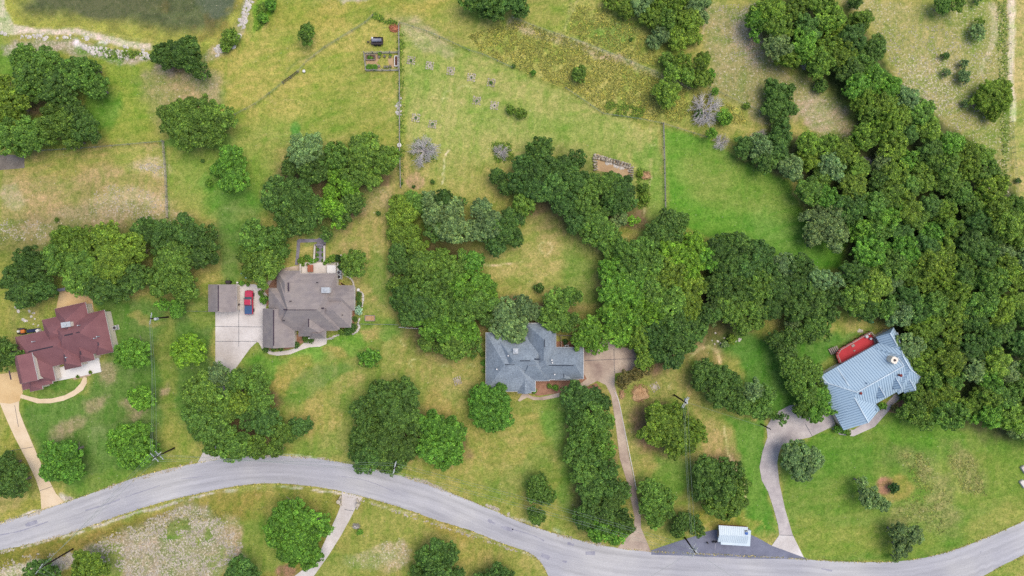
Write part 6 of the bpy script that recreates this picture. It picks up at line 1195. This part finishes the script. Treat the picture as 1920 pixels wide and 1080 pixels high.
# ---------------------------------------------------------------- utility poles and wires
def pole(base_, hh, label, arms=1, rz=0.0, trans=0, lamp=False, braces=False):
    o = G(*base_); t = empty('utility_pole', (o.x,o.y,0), label, 'utility pole', 'timber utility poles'); mb = MB(); mb.cyl((o.x,o.y,-.1),(o.x,o.y,hh),.2,.13,12); mb.build('shaft', M['pole_wood'], t); at_ = []
    for k in range(arms):
        z = hh-.3-k*1.0; c_, s_ = math.cos(rz+k*math.pi/2*(arms > 2)), math.sin(rz+k*math.pi/2*(arms > 2)); mb = MB(); mb.box((o.x,o.y,z),(2.6,.12,.14),rz+k*math.pi/2*(arms > 2)); ar = mb.build('crossarm', M['galv'], t)
        for q_ in (-1.15,-.6,.6,1.15):
            p = (o.x+c_*q_, o.y+s_*q_, z+.07); mb = MB(); mb.cyl(p, (p[0],p[1],z+.3), .07, .05, 8); mb.build('insulator', M['white'], ar)
            if k == 0: at_.append(Vector((p[0],p[1],z+.3)))
    for k in range(trans):
        mb = MB(); mb.cyl((o.x+.4,o.y-.15+k*.5,hh-2.4),(o.x+.4,o.y-.15+k*.5,hh-1.3),.3,.3,14); mb.cyl((o.x+.4,o.y-.15+k*.5,hh-1.3),(o.x+.4,o.y-.15+k*.5,hh-1.15),.1,.06,8); mb.build('transformer', M['galv'], t)
    return at_, Vector((o.x,o.y,hh))
a1, t1 = pole((327,840),9.0,'utility pole above the road with many crossarms and wires',3,R(-45)); a2, t2 = pole((316,594.5),8.0,'utility pole with a white transformer between the garage and the red roof house',1,R(80),1)
a3, t3 = pole((751,860),8.6,'utility pole under the oak edge in the middle of the road verge',2,R(78)); a4, t4 = pole((137,1029),11.5,'bare utility pole in the rocky plot across the road',1,R(55)); a5, t5 = pole((1284,1008),9.0,'utility pole hub beside the dark lay-by',3,R(60),1); a6, t6 = pole((1264,740.5),11.0,'utility pole with white transformers between the brown drive and the mown circle',2,R(60),2)
o = G(1426.5,795); t_ = empty('utility_pole', (o.x,o.y,0), 'short dark utility pole beside the metal house drive', 'utility pole', 'timber utility poles'); mb = MB(); mb.cyl((o.x,o.y,-.1),(o.x,o.y,6.0),.16,.12,12); mb.build('shaft', M['pole_wood'], t_); mb = MB(); mb.box((o.x,o.y,5.8),(.5,.1,.1)); mb.build('bracket', M['galv'], t_); t7 = Vector((o.x,o.y,6.0))
def wires(A_, B_, label, group, n=None, sag=.9, r=.02):
    n = n or min(len(A_), len(B_)); s_ = []
    for k in range(n): s_.append((A_[k]+B_[k])/2)
    horiz = abs((B_[0]-A_[0]).x) > abs((B_[0]-A_[0]).y)
    order = sorted(range(n), key=lambda k: -s_[k].y if horiz else s_[k].x)
    wd = ({1: [''], 2: ['upper ','lower '], 3: ['top ','middle ','bottom '], 4: ['top ','second highest ','third highest ','lowest ']} if horiz else {1: [''], 2: ['left ','right '], 3: ['leftmost ','middle ','rightmost '], 4: ['leftmost ','second ','third ','rightmost ']})[n]
    for k in range(n):
        a, c_ = A_[k], B_[k]; pts = [a.lerp(c_, i/14) - Vector((0,0,sag*4*(i/14)*(1-i/14))) for i in range(15)]; mb = MB(); mb.tube(pts, r, 4); tag(mb.build('power_line', M['wire'], origin=a), wd[order.index(k)] + label, 'power line', group)
wires(a1, a2, 'power line from the left road pole up to the transformer pole', 'power lines up the left yards', 3); wires(a1, a3, 'power line over the verge between the left and middle poles', 'power lines along the left verge', 4, 1.3)
wires(a3, a5, 'power line along the verge between the middle and lay-by poles', 'power lines along the middle verge', 4, 1.6); wires(a5, a6, 'power line between the lay-by pole and the double transformer pole', 'power lines right of the brown drive', 3, 1.0); wires(a1, a4, 'power line crossing the road to the bare pole in the rocky plot', 'power lines across the road', 3, .8)
wires([t6-Vector((0,0,2))], [t7], 'single thin line from the double transformer pole to the short pole', None, 1, .6, .02); wires([t5-Vector((0,0,1))], [G(1190,1100,7)], 'line crossing the road down left from the lay-by pole', None, 1, .3); wires([t5-Vector((0,0,1))], [G(1400,1100,7)], 'line crossing the road down right from the lay-by pole', None, 1, .3)
wires([a4[1], a4[2]], [G(60,1100,9)+Vector((8,0,0)), G(64,1104,9)+Vector((8,0,0))], 'line leaving the lower left pole toward the frame edge', 'lines leaving the lower left pole', 2, .3)
for x, y, x2, y2, lb in ((1306,975,1314,961,'lower yellow guy wire sleeve left above the kiosk'),(1311,971,1320,958,'upper yellow guy wire sleeve left above the kiosk')):
    p, q = G(x,y,.1), G(x2,y2,1.6); mb = MB(); mb.cyl(p, q, .07, .07, 6); tag(mb.build('guy_sleeve', M['yellow'], origin=p), lb, 'guy wire', 'yellow guy wire sleeves')
